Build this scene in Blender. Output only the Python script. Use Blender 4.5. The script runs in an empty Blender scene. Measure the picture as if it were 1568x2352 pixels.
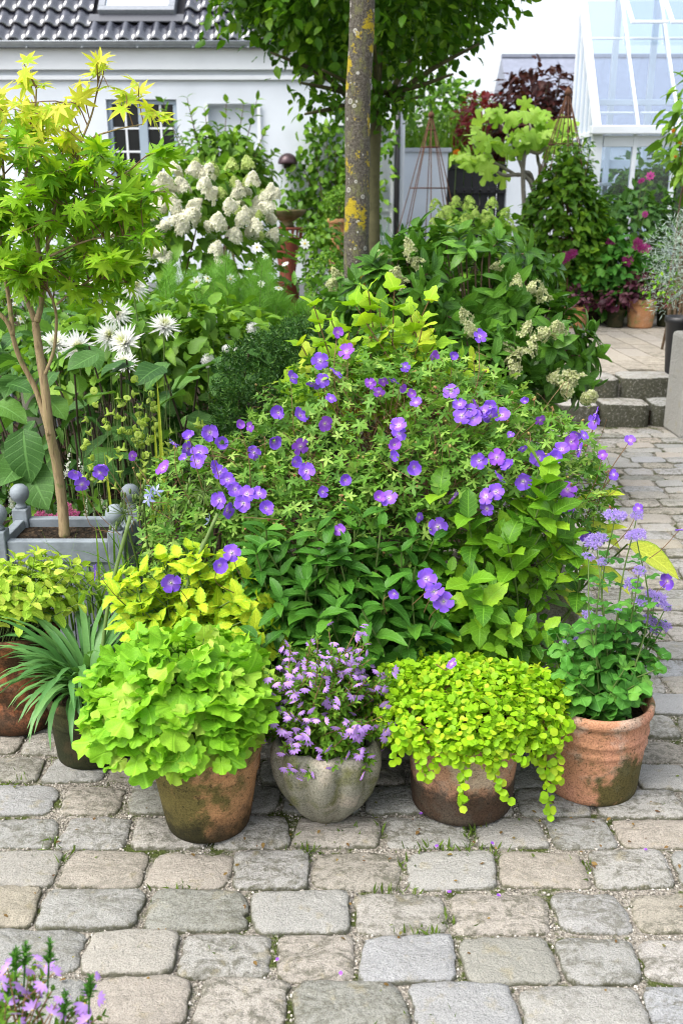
import bpy, math
import numpy as np
from mathutils import Matrix, Vector

# ------------------------------------------------------------------ camera, sky, sun, exposure
sc = bpy.context.scene
COL = sc.collection
CAM_H, PITCH, FPX = 1.5, math.radians(18.15), 2208.0      # eye height, downward tilt, focal length in 1568x2352 units
cam_d = bpy.data.cameras.new("camera")
cam = bpy.data.objects.new("camera", cam_d)
COL.objects.link(cam)
cam.location = (0, 0, CAM_H)
cam.rotation_euler = (math.pi / 2 - PITCH, 0, 0)
cam_d.sensor_fit = 'VERTICAL'
cam_d.sensor_height = 36.0
cam_d.lens = FPX * 36.0 / 2352.0
cam_d.clip_end = 400.0
cam_d.clip_start = 0.05
cam_d.dof.use_dof = True
cam_d.dof.focus_distance = 2.75
cam_d.dof.aperture_fstop = 5.0
sc.camera = cam

SUN_EL, SUN_AZ = math.radians(56), math.radians(-122)      # azimuth measured clockwise from +Y
world = bpy.data.worlds.new("World")
sc.world = world
world.use_nodes = True
wn = world.node_tree
wn.nodes.clear()
sky = wn.nodes.new('ShaderNodeTexSky')
sky.sky_type = 'NISHITA'
sky.sun_disc = False
sky.sun_elevation = SUN_EL
sky.sun_rotation = SUN_AZ
sky.air_density = 1.0
sky.dust_density = 4.0
sky.ozone_density = 1.0
hsv = wn.nodes.new('ShaderNodeHueSaturation')             # bright overcast: the blue is mostly veiled by cloud
hsv.inputs['Saturation'].default_value = 0.38
bg = wn.nodes.new('ShaderNodeBackground')
bg.inputs['Strength'].default_value = 0.15
wo = wn.nodes.new('ShaderNodeOutputWorld')
wn.links.new(sky.outputs[0], hsv.inputs['Color'])
wn.links.new(hsv.outputs[0], bg.inputs['Color'])
wn.links.new(bg.outputs[0], wo.inputs['Surface'])

sun_d = bpy.data.lights.new("sun", 'SUN')
sun_d.energy = 1.1
sun_d.angle = math.radians(40)
sun_d.color = (1.0, 0.96, 0.90)
sun = bpy.data.objects.new("sun", sun_d)
COL.objects.link(sun)
_s = Vector((math.sin(SUN_AZ) * math.cos(SUN_EL), math.cos(SUN_AZ) * math.cos(SUN_EL), math.sin(SUN_EL)))
sun.rotation_euler = _s.to_track_quat('Z', 'Y').to_euler()
sun.location = (0, 0, 12)

sc.view_settings.view_transform = 'Standard'
sc.view_settings.look = 'None'
sc.view_settings.gamma = 1.0
sc.view_settings.exposure = 1.46
sc.view_settings.use_curve_mapping = False
sc.render.engine = 'CYCLES'
sc.cycles.max_bounces = 7
sc.cycles.diffuse_bounces = 4
sc.cycles.transparent_max_bounces = 12
sc.cycles.use_denoising = True
sc.cycles.filter_width = 1.05

# ------------------------------------------------------------------ helpers
rng = np.random.default_rng(11)
CS, SN = math.cos(PITCH), math.sin(PITCH)
PI = math.pi


def at(px, py, Y):
    """world point at distance Y in front of the camera that sits at picture coordinate (px, py) of 1568x2352"""
    a, b = (px - 784.0) / FPX, -(py - 1176.0) / FPX
    d = np.array([a, CS + b * SN, -SN + b * CS])
    return np.array([0, 0, CAM_H]) + d * (Y / d[1])


def onground(px, py, z=0.0):
    a, b = (px - 784.0) / FPX, -(py - 1176.0) / FPX
    d = np.array([a, CS + b * SN, -SN + b * CS])
    return np.array([0, 0, CAM_H]) + d * ((z - CAM_H) / d[2])


def ppm(Y, z):
    """picture units per metre at (Y, z)"""
    return FPX / (Y * CS + (CAM_H - z) * SN)


class Geo:
    """a bag of polygons: vertices, loops, polygon sizes, uv per vertex, material slot per polygon, random value per vertex"""
    def __init__(s, v, l, t, uv=None, m=None, var=None):
        s.v = np.asarray(v, float).reshape(-1, 3)
        s.l = np.asarray(l, np.int64)
        s.t = np.asarray(t, np.int64)
        s.uv = np.zeros((len(s.v), 2)) if uv is None else np.asarray(uv, float)
        s.m = np.zeros(len(s.t), np.int64) if m is None else np.asarray(m, np.int64)
        s.var = np.zeros(len(s.v)) if var is None else np.asarray(var, float)


def geo(v, faces, uv=None, m=None):
    l = [i for f in faces for i in f]
    return Geo(v, l, [len(f) for f in faces], uv, m)


def merge(gs):
    off, L = 0, []
    for g in gs:
        L.append(g.l + off)
        off += len(g.v)
    return Geo(np.concatenate([g.v for g in gs]), np.concatenate(L), np.concatenate([g.t for g in gs]),
               np.concatenate([g.uv for g in gs]), np.concatenate([g.m for g in gs]), np.concatenate([g.var for g in gs]))


def setm(g, k):
    g.m[:] = k
    return g


def move(g, off):
    g.v = g.v + np.asarray(off, float)
    return g


def tform(g, M):
    M = np.asarray(M, float)
    return Geo(g.v @ M[:3, :3].T + M[:3, 3], g.l, g.t, g.uv, g.m, g.var)


def instances(protos, idx, M, var=None):
    out = []
    if var is None:
        var = rng.random(len(M))
    for k, p in enumerate(protos):
        s = np.nonzero(idx == k)[0]
        if not len(s):
            continue
        Ms, n, nv = M[s], len(s), len(p.v)
        v = np.einsum('nij,vj->nvi', Ms[:, :3, :3], p.v) + Ms[:, None, :3, 3]
        l = p.l[None] + (np.arange(n) * nv)[:, None]
        out.append(Geo(v.reshape(-1, 3), l.ravel(), np.tile(p.t, n), np.tile(p.uv, (n, 1)), np.tile(p.m, n),
                       np.repeat(var[s], nv)))
    return merge(out)


def mesh(name, g, mats, smooth=True):
    me = bpy.data.meshes.new(name)
    nl, npol = len(g.l), len(g.t)
    me.vertices.add(len(g.v))
    me.vertices.foreach_set('co', g.v.astype(np.float32).ravel())
    me.loops.add(nl)
    me.loops.foreach_set('vertex_index', g.l.astype(np.int32))
    me.polygons.add(npol)
    st = np.zeros(npol, np.int32)
    st[1:] = np.cumsum(g.t)[:-1]
    me.polygons.foreach_set('loop_start', st)
    me.polygons.foreach_set('material_index', g.m.astype(np.int32))
    me.polygons.foreach_set('use_smooth', np.full(npol, smooth, dtype=bool))
    uvl = me.uv_layers.new(name='UVMap')
    uvl.data.foreach_set('uv', g.uv[g.l].astype(np.float32).ravel())
    a = me.attributes.new('var', 'FLOAT', 'POINT')
    a.data.foreach_set('value', g.var.astype(np.float32))
    for m in (mats if isinstance(mats, (list, tuple)) else [mats]):
        me.materials.append(m)
    me.update(calc_edges=True)
    return me


def link(name, data, parent=None, M=None):
    o = bpy.data.objects.new(name, data)
    COL.objects.link(o)
    if parent is not None:
        o.parent = parent
    if M is not None:
        o.matrix_basis = Matrix([list(map(float, r)) for r in M])
    return o


def tag(o, label, cat, group=None):
    o['label'] = label
    o['category'] = cat
    if group:
        o['group'] = group
    return o


def thing(name, base, label, cat, group=None):
    """an Empty at the thing's base; its parts are given in world coordinates and stored relative to it"""
    o = bpy.data.objects.new(name, None)
    COL.objects.link(o)
    o.location = [float(c) for c in base]
    o.empty_display_size = 0.1
    return tag(o, label, cat, group)


def root_of(o):
    while o.parent is not None:
        o = o.parent
    return o


def part(root, name, g, mats, smooth=True, bevel=0.0, kind=None, label=None):
    base = np.array(root_of(root).location) if root is not None else np.zeros(3)
    g2 = Geo(g.v - base, g.l, g.t, g.uv, g.m, g.var)
    o = link(name, mesh(name, g2, mats, smooth), root)
    if bevel:
        b = o.modifiers.new('edge', 'BEVEL')
        b.width = bevel
        b.segments = 2
        b.limit_method = 'ANGLE'
    if kind:
        o['kind'] = kind
    if label:
        o['label'] = label
    return o


def structure(name, g, mats, smooth=False):
    return part(None, name, g, mats, smooth, kind='structure')


_shared = {}


def pieces(root, name, protos, M, mats, n_parts=300, mass='foliage', score=None, meshname=None):
    """alike pieces of one thing: the n_parts that show best are objects of their own that share mesh data,
    the rest is one joined mass. M holds world matrices."""
    base = np.array(root_of(root).location)
    M = M.copy()
    M[:, :3, 3] -= base
    n = len(M)
    idx = rng.integers(0, len(protos), n)
    if score is None:
        c = M[:, :3, 3].mean(0)
        view = np.array([0, 0, CAM_H]) - (c + base)
        view /= np.linalg.norm(view)
        score = (M[:, :3, 3] - c) @ (view + np.array([0, 0, 0.35]))
    order = np.argsort(-score)
    sel, rest = order[:n_parts], order[n_parts:]
    mats = mats if isinstance(mats, (list, tuple)) else [mats]
    datas = []
    if len(sel):
        for p in protos:
            key = (id(p), mats[0].name)
            if key not in _shared:
                _shared[key] = (mesh(meshname or name, p, mats), p)
            datas.append(_shared[key][0])
    for i in sel:
        link(name, datas[idx[i]], root, M[i])
    if len(rest):
        o = link(mass, mesh(mass, instances(protos, idx[rest], M[rest]), mats), root)
        o['kind'] = 'stuff'


def nrm(a):
    return a / np.maximum(np.linalg.norm(a, axis=-1, keepdims=True), 1e-9)


def frames(pos, d, up, s):
    """matrices whose Y axis is d and whose Z axis leans to up"""
    pos, d, up = np.atleast_2d(pos), nrm(np.atleast_2d(d)), np.atleast_2d(up)
    x = nrm(np.cross(d, up + 1e-4))
    z = np.cross(x, d)
    n = len(pos)
    s = np.broadcast_to(np.asarray(s, float), (n,))
    M = np.zeros((n, 4, 4))
    M[:, :3, 0] = x * s[:, None]
    M[:, :3, 1] = d * s[:, None]
    M[:, :3, 2] = z * s[:, None]
    M[:, :3, 3] = pos
    M[:, 3, 3] = 1
    return M


def rnd(n, sd=1.0):
    return rng.normal(size=(n, 3)) * sd


def U(a, b, n=None):
    return rng.uniform(a, b, n)


# ------------------------------------------------------------------ shapes
def blade(L=1.0, W=0.4, a=0.6, b=0.9, n=5, fold=0.25, curl=0.25, wave=0.0, teeth=0.0, cols=1, stalk=0.0, twist=0.0):
    """a leaf along +Y with a midrib: width follows v^a (1-v)^b"""
    v = np.linspace(0, 1, n + 1)
    w = v ** a * (1 - v) ** b
    w = w / (((a / (a + b)) ** a) * ((b / (a + b)) ** b)) * W / 2
    if teeth:
        w = w * (1 + teeth * np.where(np.arange(n + 1) % 2 == 0, 1, -1))
    w[0], w[-1] = max(w[0], W * 0.03), W * 0.01
    us = np.linspace(-1, 1, 2 * cols + 1)
    V, UV = [], []
    ph = rng.random() * 6.28
    for i, vv in enumerate(v):
        ang = twist * vv
        for u in us:
            x = u * w[i]
            z = fold * abs(x) - curl * L * vv * vv + wave * W * math.sin(vv * 9 + ph + (2.0 if u > 0 else 0)) * abs(u)
            V.append((x * math.cos(ang) - 0.0, stalk + L * vv * (1 - 0.15 * curl * vv), z + x * math.sin(ang)))
            UV.append((0.5 + u / 2, vv))
    k = len(us)
    F = [(i * k + j, i * k + j + 1, (i + 1) * k + j + 1, (i + 1) * k + j) for i in range(n) for j in range(k - 1)]
    g = geo(V, F, UV)
    if stalk:
        r = 0.012 * L
        s = geo([(-r, 0, 0), (r, 0, 0), (r, stalk, 0.0), (-r, stalk, 0.0), (0, 0, -r), (0, stalk, -r)],
                [(0, 1, 2, 3), (0, 3, 5, 4), (1, 4, 5, 2)], [(0.5, 0)] * 6)
        g = merge([g, s])
    return g


def needle(w=0.08, bend=0.1):
    """a thin lozenge: needles, threads"""
    return geo([(0, 0, 0), (w, 0.5, 0), (0, 1, -bend), (-w, 0.5, 0)], [(0, 1, 2, 3)], [(0.5, 0), (1, 0.5), (0.5, 1), (0, 0.5)])


def lobed(radii, c=0.0, cup=0.15, ruffle=0.1, k=5, mid=0.55, rings=1, stalk=0.0, droop=0.0):
    """a leaf whose outline is given by radii around its blade centre; stalk end at the origin, tip along +Y"""
    n = len(radii)
    th = np.linspace(-PI * 0.97, PI * 0.97, n) + PI / 2
    radii = np.asarray(radii)
    V, UV = [(0, stalk + c, 0)], [(0.5, 0)]
    ph = rng.random() * 6.28
    for fr in (mid, 1.0):
        for i in range(n):
            r = radii[i] * fr if fr == 1.0 else min(radii[i], radii.mean()) * mid
            z = cup * r * r + ruffle * (r ** 2) * math.sin(k * th[i] + ph) * (1 if fr == 1 else 0.5) - droop * max(0, r * math.sin(th[i])) ** 2
            V.append((r * math.cos(th[i]), stalk + c + r * math.sin(th[i]), z))
            UV.append((0.5 + 0.5 * fr * math.cos(th[i]), fr))
    F = []
    for i in range(n - 1):
        F.append((0, 1 + i, 2 + i))
        F.append((1 + i, 1 + n + i, 2 + n + i, 2 + i))
    g = geo(V, F, UV)
    if stalk:
        r = 0.018
        s = geo([(-r, 0, -0.02), (r, 0, -0.02), (r, stalk + c, 0.0), (-r, stalk + c, 0.0)], [(0, 1, 2, 3)], [(0.5, 0)] * 4)
        g = merge([g, s])
    return g


def scallops(peaks, valley=0.8):
    """radii for round, scalloped lobes"""
    R = []
    for i, p in enumerate(peaks):
        R += [valley * p if i == 0 else valley * (p + peaks[i - 1]) / 2, p * 0.95, p, p * 1.01, p * 0.96]
    R.append(valley * peaks[-1])
    return np.array(R)


def lobes(peaks, sh=None, valley=0.45):
    """radii for a lobed outline: per lobe valley, shoulder, tip, shoulder"""
    R = []
    sh = 0.5 + 0.5 * valley if sh is None else sh
    for i, p in enumerate(peaks):
        R += [valley * p if i == 0 else valley * (p + peaks[i - 1]) / 2, p * sh, p, p * sh]
    R.append(valley * peaks[-1])
    return np.array(R)


def tube(pts, rad, ns=6, cap=True):
    P = np.asarray(pts, float)
    n = len(P)
    rad = np.broadcast_to(np.asarray(rad, float), (n,))
    T = nrm(np.gradient(P, axis=0))
    ref = np.array([0.31, 0.95, 0.08]) if abs(T[:, 2]).mean() > 0.6 else np.array([0.1, 0.05, 1.0])
    X = nrm(np.cross(T, ref))
    Y = np.cross(T, X)
    a = np.arange(ns) * 2 * PI / ns
    ring = P[:, None] + rad[:, None, None] * (np.cos(a)[None, :, None] * X[:, None] + np.sin(a)[None, :, None] * Y[:, None])
    V = ring.reshape(-1, 3)
    i, j = np.meshgrid(np.arange(n - 1), np.arange(ns), indexing='ij')
    j2 = (j + 1) % ns
    F = np.stack([i * ns + j, i * ns + j2, (i + 1) * ns + j2, (i + 1) * ns + j], -1).reshape(-1, 4)
    uv = np.stack([np.tile(np.arange(ns) / ns, n), np.repeat(np.linspace(0, 1, n), ns)], -1)
    l, t = F.ravel(), np.full(len(F), 4)
    if cap:
        l = np.concatenate([l, np.arange(ns)[::-1], (n - 1) * ns + np.arange(ns)])
        t = np.concatenate([t, [ns, ns]])
    return Geo(V, l, t, uv, None, np.full(len(V), rng.random()))


def curve(pts, n=8):
    """smooth polyline through the points (Catmull-Rom)"""
    P = np.asarray(pts, float)
    P = np.vstack([2 * P[0] - P[1], P, 2 * P[-1] - P[-2]])
    out = []
    for i in range(1, len(P) - 2):
        for t in np.linspace(0, 1, n, endpoint=False):
            a, b, c, d = P[i - 1], P[i], P[i + 1], P[i + 2]
            out.append(0.5 * (2 * b + (c - a) * t + (2 * a - 5 * b + 4 * c - d) * t * t + (3 * b - a - 3 * c + d) * t ** 3))
    out.append(P[-2])
    return np.array(out)


def lathe(prof, ns=40, c=(0, 0, 0), rfun=None, wob=0.0):
    prof = np.asarray(prof, float)
    n = len(prof)
    a = np.arange(ns) * 2 * PI / ns
    V = np.zeros((n, ns, 3))
    for i, (r, z) in enumerate(prof):
        rr = np.full(ns, r) if rfun is None else np.array([rfun(r, z, t) for t in a])
        rr = rr * (1 + wob * np.sin(2 * a + 1.0))
        V[i, :, 0], V[i, :, 1], V[i, :, 2] = rr * np.cos(a), rr * np.sin(a), z
    i, j = np.meshgrid(np.arange(n - 1), np.arange(ns), indexing='ij')
    j2 = (j + 1) % ns
    F = np.stack([i * ns + j, i * ns + j2, (i + 1) * ns + j2, (i + 1) * ns + j], -1).reshape(-1, 4)
    uv = np.stack([np.tile(np.arange(ns) / ns, n), np.repeat(np.linspace(0, 1, n), ns)], -1)
    return Geo(V.reshape(-1, 3) + np.asarray(c), F.ravel(), np.full(len(F), 4), uv)


def disc(r, z, c, ns=32, dome=0.0, bump=0.0):
    V = [(0, 0, z + dome)]
    for fr in (0.5, 1.0):
        for k in range(ns):
            a = k * 2 * PI / ns
            V.append((r * fr * math.cos(a), r * fr * math.sin(a), z + dome * (1 - fr) + (U(-bump, bump) if bump else 0)))
    F = [(0, 1 + k, 1 + (k + 1) % ns) for k in range(ns)]
    F += [(1 + k, 1 + ns + k, 1 + ns + (k + 1) % ns, 1 + (k + 1) % ns) for k in range(ns)]
    return move(geo(V, F), c)


def box(x0, x1, y0, y1, z0, z1):
    V = [(x0, y0, z0), (x1, y0, z0), (x1, y1, z0), (x0, y1, z0), (x0, y0, z1), (x1, y0, z1), (x1, y1, z1), (x0, y1, z1)]
    F = [(3, 2, 1, 0), (4, 5, 6, 7), (0, 1, 5, 4), (1, 2, 6, 5), (2, 3, 7, 6), (3, 0, 4, 7)]
    return geo(V, F, [(0, 0)] * 8)


def bar(a, b, w, h, up=(0, 0, 1)):
    """a box beam from a to b"""
    a, b = np.asarray(a, float), np.asarray(b, float)
    L = np.linalg.norm(b - a)
    g = box(-w / 2, w / 2, 0, L, -h / 2, h / 2)
    return tform(g, frames(a, b - a, np.asarray(up, float), 1.0)[0])


def ball(r, c, n=12, m=8, sq=1.0):
    prof = [(max(1e-4, r * math.sin(t)), -r * math.cos(t) * sq) for t in np.linspace(0, PI, m + 1)]
    return lathe(prof, n, c)


# ------------------------------------------------------------------ materials
_mats = {}


def nt(name):
    m = bpy.data.materials.new(name)
    m.use_nodes = True
    m.node_tree.nodes.clear()
    return m, m.node_tree


class N:
    def __init__(s, tree):
        s.t = tree

    def __call__(s, kind, **kw):
        n = s.t.nodes.new('ShaderNode' + kind)
        for k, v in kw.items():
            if k.startswith('in_'):
                key = k[3:]
                key = int(key) if key.isdigit() else key.replace('_', ' ')
                if isinstance(v, bpy.types.NodeSocket):
                    s.t.links.new(v, n.inputs[key])
                else:
                    n.inputs[key].default_value = v
            else:
                setattr(n, k, v)
        return n

    def math(s, op, a, b=None, c=None, clamp=False):
        n = s.t.nodes.new('ShaderNodeMath')
        n.operation = op
        n.use_clamp = clamp
        for i, x in enumerate((a, b, c)):
            if x is None:
                continue
            if isinstance(x, bpy.types.NodeSocket):
                s.t.links.new(x, n.inputs[i])
            else:
                n.inputs[i].default_value = x
        return n.outputs[0]

    def mix(s, fac, a, b, blend='MIX'):
        n = s.t.nodes.new('ShaderNodeMix')
        n.data_type = 'RGBA'
        n.blend_type = blend
        for key, x in ((0, fac), (6, a), (7, b)):
            if isinstance(x, bpy.types.NodeSocket):
                s.t.links.new(x, n.inputs[key])
            elif key == 0:
                n.inputs[0].default_value = x
            else:
                n.inputs[key].default_value = (*x[:3], 1)
        return n.outputs[2]

    def ramp(s, fac, stops, interp='LINEAR'):
        n = s.t.nodes.new('ShaderNodeValToRGB')
        n.color_ramp.interpolation = interp
        e = n.color_ramp.elements
        while len(e) < len(stops):
            e.new(0.5)
        for el, (p, c) in zip(e, stops):
            el.position = p
            el.color = (*c[:3], 1) if not np.isscalar(c) else (c, c, c, 1)
        s.t.links.new(fac, n.inputs[0])
        return n.outputs[0]

    def noise(s, vec, scale, detail=3, rough=0.55, dist=0.0):
        n = s('TexNoise', in_Scale=scale, in_Detail=detail, in_Roughness=rough, in_Distortion=dist)
        if vec is not None:
            s.t.links.new(vec, n.inputs['Vector'])
        return n.outputs[0]

    def smooth(s, x, a, b):
        n = s.t.nodes.new('ShaderNodeMapRange')
        n.interpolation_type = 'SMOOTHSTEP'
        s.t.links.new(x, n.inputs[0])
        n.inputs[1].default_value, n.inputs[2].default_value = a, b
        return n.outputs[0]

    def out(s, shader):
        o = s.t.nodes.new('ShaderNodeOutputMaterial')
        s.t.links.new(shader, o.inputs[0])

    def bump(s, h, strength=0.5, dist=0.01):
        return s('Bump', in_Height=h, in_Strength=strength, in_Distance=dist).outputs[0]

    def bsdf(s, col, rough=0.6, spec=0.4, normal=None, metal=0.0):
        b = s('BsdfPrincipled')
        for key, x in (('Base Color', col), ('Roughness', rough), ('Metallic', metal), ('Specular IOR Level', spec)):
            if isinstance(x, bpy.types.NodeSocket):
                s.t.links.new(x, b.inputs[key])
            else:
                b.inputs[key].default_value = (*x[:3], 1) if key == 'Base Color' else x
        if normal is not None:
            s.t.links.new(normal, b.inputs['Normal'])
        return b.outputs[0]


def leafmat(name, c1, c2, c3=None, rough=0.42, trans=0.35, vein=0.0, edge=None, edge_at=0.78, spec=0.2, tip=None, blotch=0.25):
    """foliage: colour varies from leaf to leaf, midrib and side veins, light passing through the blade"""
    m, t = nt(name)
    n = N(t)
    var = n('Attribute', attribute_name='var').outputs['Fac']
    ob = n('ObjectInfo').outputs['Random']
    r = n.math('FRACT', n.math('ADD', var, ob))
    stops = [(0.0, c1), (0.85, c2)] if c3 is None else [(0.0, c1), (0.7, c2), (1.0, c3)]
    col = n.ramp(r, stops)
    uv = n('UVMap').outputs[0]
    sp = n('SeparateXYZ', in_0=uv)
    u, v = sp.outputs[0], sp.outputs[1]
    au = n.math('ABSOLUTE', n.math('MULTIPLY', n.math('SUBTRACT', u, 0.5), 2.0))
    if blotch:
        ns = n.noise(n('TexCoord').outputs['Object'], 40.0 if blotch < 0.5 else 90.0, 2)
        col = n.mix(1.0, col, n.ramp(ns, [(0.3, 1 - blotch), (0.7, 1 + blotch * 0.3)]), 'MULTIPLY')
    if tip is not None:
        col = n.mix(n.math('MULTIPLY', n.smooth(v, 0.55, 1.0), 0.8), col, tip)
    if edge is not None:
        e = n.smooth(n.math('ADD', au, n.math('MULTIPLY', n.noise(n('TexCoord').outputs['Object'], 60.0, 2), 0.5)), edge_at, edge_at + 0.35)
        col = n.mix(e, col, edge)
    nor = None
    if vein:
        rib = n.math('SUBTRACT', 1.0, n.smooth(au, 0.03, 0.10))
        side = n.math('SINE', n.math('MULTIPLY', n.math('SUBTRACT', v, n.math('MULTIPLY', au, 0.22)), 46.0))
        side = n.smooth(side, 0.75, 1.0)
        vv = n.math('MAXIMUM', rib, n.math('MULTIPLY', side, 0.5))
        light = tuple(min(1, c * 1.7 + 0.03) for c in c2)
        col = n.mix(n.math('MULTIPLY', vv, vein), col, light)
        nor = n.bump(n.math('SUBTRACT', 1.0, vv), 0.35, 0.004)
    b = n.bsdf(col, rough, spec, nor)
    tcol = n.mix(1.0, col, (1.25, 1.3, 0.55), 'MULTIPLY')
    tr = n('BsdfTranslucent', in_Color=tcol).outputs[0]
    n.out(n('MixShader', in_0=trans, in_1=b, in_2=tr).outputs[0])
    return m


def petalmat(name, stops, rough=0.55, trans=0.3, vary=0.12, vein=0.0):
    """petals: colour runs from the heart (uv v=0) to the rim (v=1)"""
    m, t = nt(name)
    n = N(t)
    var = n('Attribute', attribute_name='var').outputs['Fac']
    r = n.math('FRACT', n.math('ADD', var, n('ObjectInfo').outputs['Random']))
    sp = n('SeparateXYZ', in_0=n('UVMap').outputs[0])
    col = n.ramp(sp.outputs[1], stops)
    col = n.mix(1.0, col, n.ramp(r, [(0, 1 - vary * 2), (1, 1.0)]), 'MULTIPLY')
    if vein:
        s = n.smooth(n.math('SINE', n.math('MULTIPLY', sp.outputs[0], 40.0)), 0.6, 1.0)
        col = n.mix(n.math('MULTIPLY', s, vein), col, tuple(c * 0.45 for c in stops[-1][1]))
    b = n.bsdf(col, rough, 0.25)
    tr = n('BsdfTranslucent', in_Color=col).outputs[0]
    n.out(n('MixShader', in_0=trans, in_1=b, in_2=tr).outputs[0])
    return m


def plain(name, col, rough=0.6, spec=0.4, metal=0.0, vary=0.15, scale=30.0, bump=0.0, bscale=None):
    m, t = nt(name)
    n = N(t)
    co = n('TexCoord').outputs['Object']
    f = n.noise(co, scale, 4)
    c = n.mix(1.0, col, n.ramp(f, [(0.3, 1 - vary), (0.7, 1 + vary * 0.4)]), 'MULTIPLY')
    nor = n.bump(n.noise(co, bscale or scale * 3, 4), bump, 0.01) if bump else None
    n.out(n.bsdf(c, rough, spec, nor, metal))
    return m


def terracotta(name, clay, clay2, moss, moss_lo, moss_hi, grime=(0.03, 0.03, 0.015), grime_z=0.0, grime_w=0.06, seed=0.0, lime=0.3, mossdir=None):
    """weathered pot: clay with bloom of lime, algae patches and a dark crust; object coordinates start at the pot's foot"""
    m, t = nt(name)
    n = N(t)
    co = n('VectorMath', operation='ADD', in_0=n('TexCoord').outputs['Object'], in_1=(seed, seed * 1.7, 0)).outputs[0]
    z = n('SeparateXYZ', in_0=n('TexCoord').outputs['Object']).outputs
    big, med, fine = n.noise(co, 9, 5, 0.6), n.noise(co, 28, 5, 0.65), n.noise(co, 220, 3)
    col = n.mix(n.smooth(big, 0.35, 0.65), clay, clay2)
    col = n.mix(n.math('MULTIPLY', n.smooth(n.noise(co, 14, 5, 0.6), 0.50, 0.66), lime), col, (0.5, 0.42, 0.34))
    mf = n.math('ADD', n.math('MULTIPLY', big, 0.7), n.math('MULTIPLY', med, 0.3))
    if mossdir is not None:
        dd = n('VectorMath', operation='DOT_PRODUCT', in_0=n('TexCoord').outputs['Object'], in_1=mossdir).outputs['Value']
        mf = n.math('ADD', mf, dd)
    col = n.mix(n.math('MULTIPLY', n.smooth(mf, moss_lo, moss_hi), 0.9), col, moss)
    gz = n.math('SUBTRACT', n.math('ADD', grime_z, n.math('MULTIPLY', n.math('SUBTRACT', med, 0.5), 0.16)), z[2])
    col = n.mix(n.math('MULTIPLY', n.smooth(gz, -grime_w, grime_w), 0.88), col, grime)
    col = n.mix(1.0, col, n.ramp(fine, [(0.30, 0.50), (0.5, 0.95), (0.72, 1.2)]), 'MULTIPLY')
    spots = n.math('MULTIPLY', n.smooth(n.noise(co, 75, 4, 0.7), 0.60, 0.66), 0.7)
    col = n.mix(spots, col, grime)
    h = n.math('ADD', n.math('MULTIPLY', fine, 0.5), n.math('MULTIPLY', med, 0.8))
    n.out(n.bsdf(col, 0.85, 0.2, n.bump(h, 0.35, 0.006)))
    return m

# ================================================================== ground, cobbles, steps, terrace
def stonemat(name, stops, scale=1.0, moss=0.35, rimc=(0.085, 0.085, 0.045), rimk=0.8):
    m, t = nt(name)
    n = N(t)
    oi = n('ObjectInfo')
    var = n('Attribute', attribute_name='var').outputs['Fac']
    r = n.math('FRACT', n.math('ADD', var, oi.outputs['Random']))
    off = n('CombineXYZ', in_0=n.math('MULTIPLY', r, 37.0), in_1=n.math('MULTIPLY', r, 11.0), in_2=r).outputs[0]
    co = n('VectorMath', operation='ADD', in_0=n('TexCoord').outputs['Object'], in_1=off).outputs[0]
    col = n.ramp(r, stops)
    big, med, fine = n.noise(n('VectorMath', operation='MULTIPLY', in_0=co, in_1=(0.6, 1.0, 1.0)).outputs[0], 22 * scale, 6, 0.72, 1.2), n.noise(co, 75 * scale, 4, 0.75), n.noise(co, 330 * scale, 3, 0.8)
    r2 = n.math('FRACT', n.math('MULTIPLY', r, 17.31))
    pat = n.math('MULTIPLY', n.smooth(n.math('ADD', n.math('MULTIPLY', big, 0.6), n.math('MULTIPLY', med, 0.4)), 0.45, 0.60), n.smooth(r2, 0.10, 0.75))
    col = n.mix(n.math('MULTIPLY', pat, 0.85), col, (0.125, 0.12, 0.088))
    col = n.mix(n.math('MULTIPLY', n.smooth(n.noise(co, 22 * scale, 4), 0.58, 0.72), moss), col, (0.30, 0.25, 0.12))
    col = n.mix(1.0, col, n.ramp(fine, [(0.30, 0.50), (0.5, 1.0), (0.70, 1.25)]), 'MULTIPLY')
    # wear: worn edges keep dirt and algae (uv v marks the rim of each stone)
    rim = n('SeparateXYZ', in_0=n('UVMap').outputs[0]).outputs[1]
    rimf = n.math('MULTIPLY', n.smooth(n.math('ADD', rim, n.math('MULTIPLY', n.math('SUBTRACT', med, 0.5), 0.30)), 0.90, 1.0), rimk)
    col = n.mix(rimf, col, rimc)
    h = n.math('ADD', n.math('MULTIPLY', big, 1.2), n.math('ADD', n.math('MULTIPLY', med, 0.9), n.math('MULTIPLY', fine, 0.35)))
    n.out(n.bsdf(col, 0.82, 0.3, n.bump(h, 0.9, 0.012)))
    return m


STONE = stonemat('granite', [(0.0, (0.31, 0.31, 0.29)), (0.22, (0.37, 0.36, 0.33)), (0.4, (0.39, 0.345, 0.29)), (0.55, (0.28, 0.28, 0.245)),
                             (0.7, (0.43, 0.395, 0.345)), (0.85, (0.33, 0.34, 0.35)), (1.0, (0.36, 0.325, 0.255))])
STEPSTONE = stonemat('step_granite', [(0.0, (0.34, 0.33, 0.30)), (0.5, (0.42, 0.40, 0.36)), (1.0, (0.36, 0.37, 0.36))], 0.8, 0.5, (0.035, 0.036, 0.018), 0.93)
PAVER = stonemat('paver_concrete', [(0.0, (0.38, 0.34, 0.28)), (0.5, (0.42, 0.37, 0.30)), (1.0, (0.37, 0.335, 0.29))], 0.6, 0.1)


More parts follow.
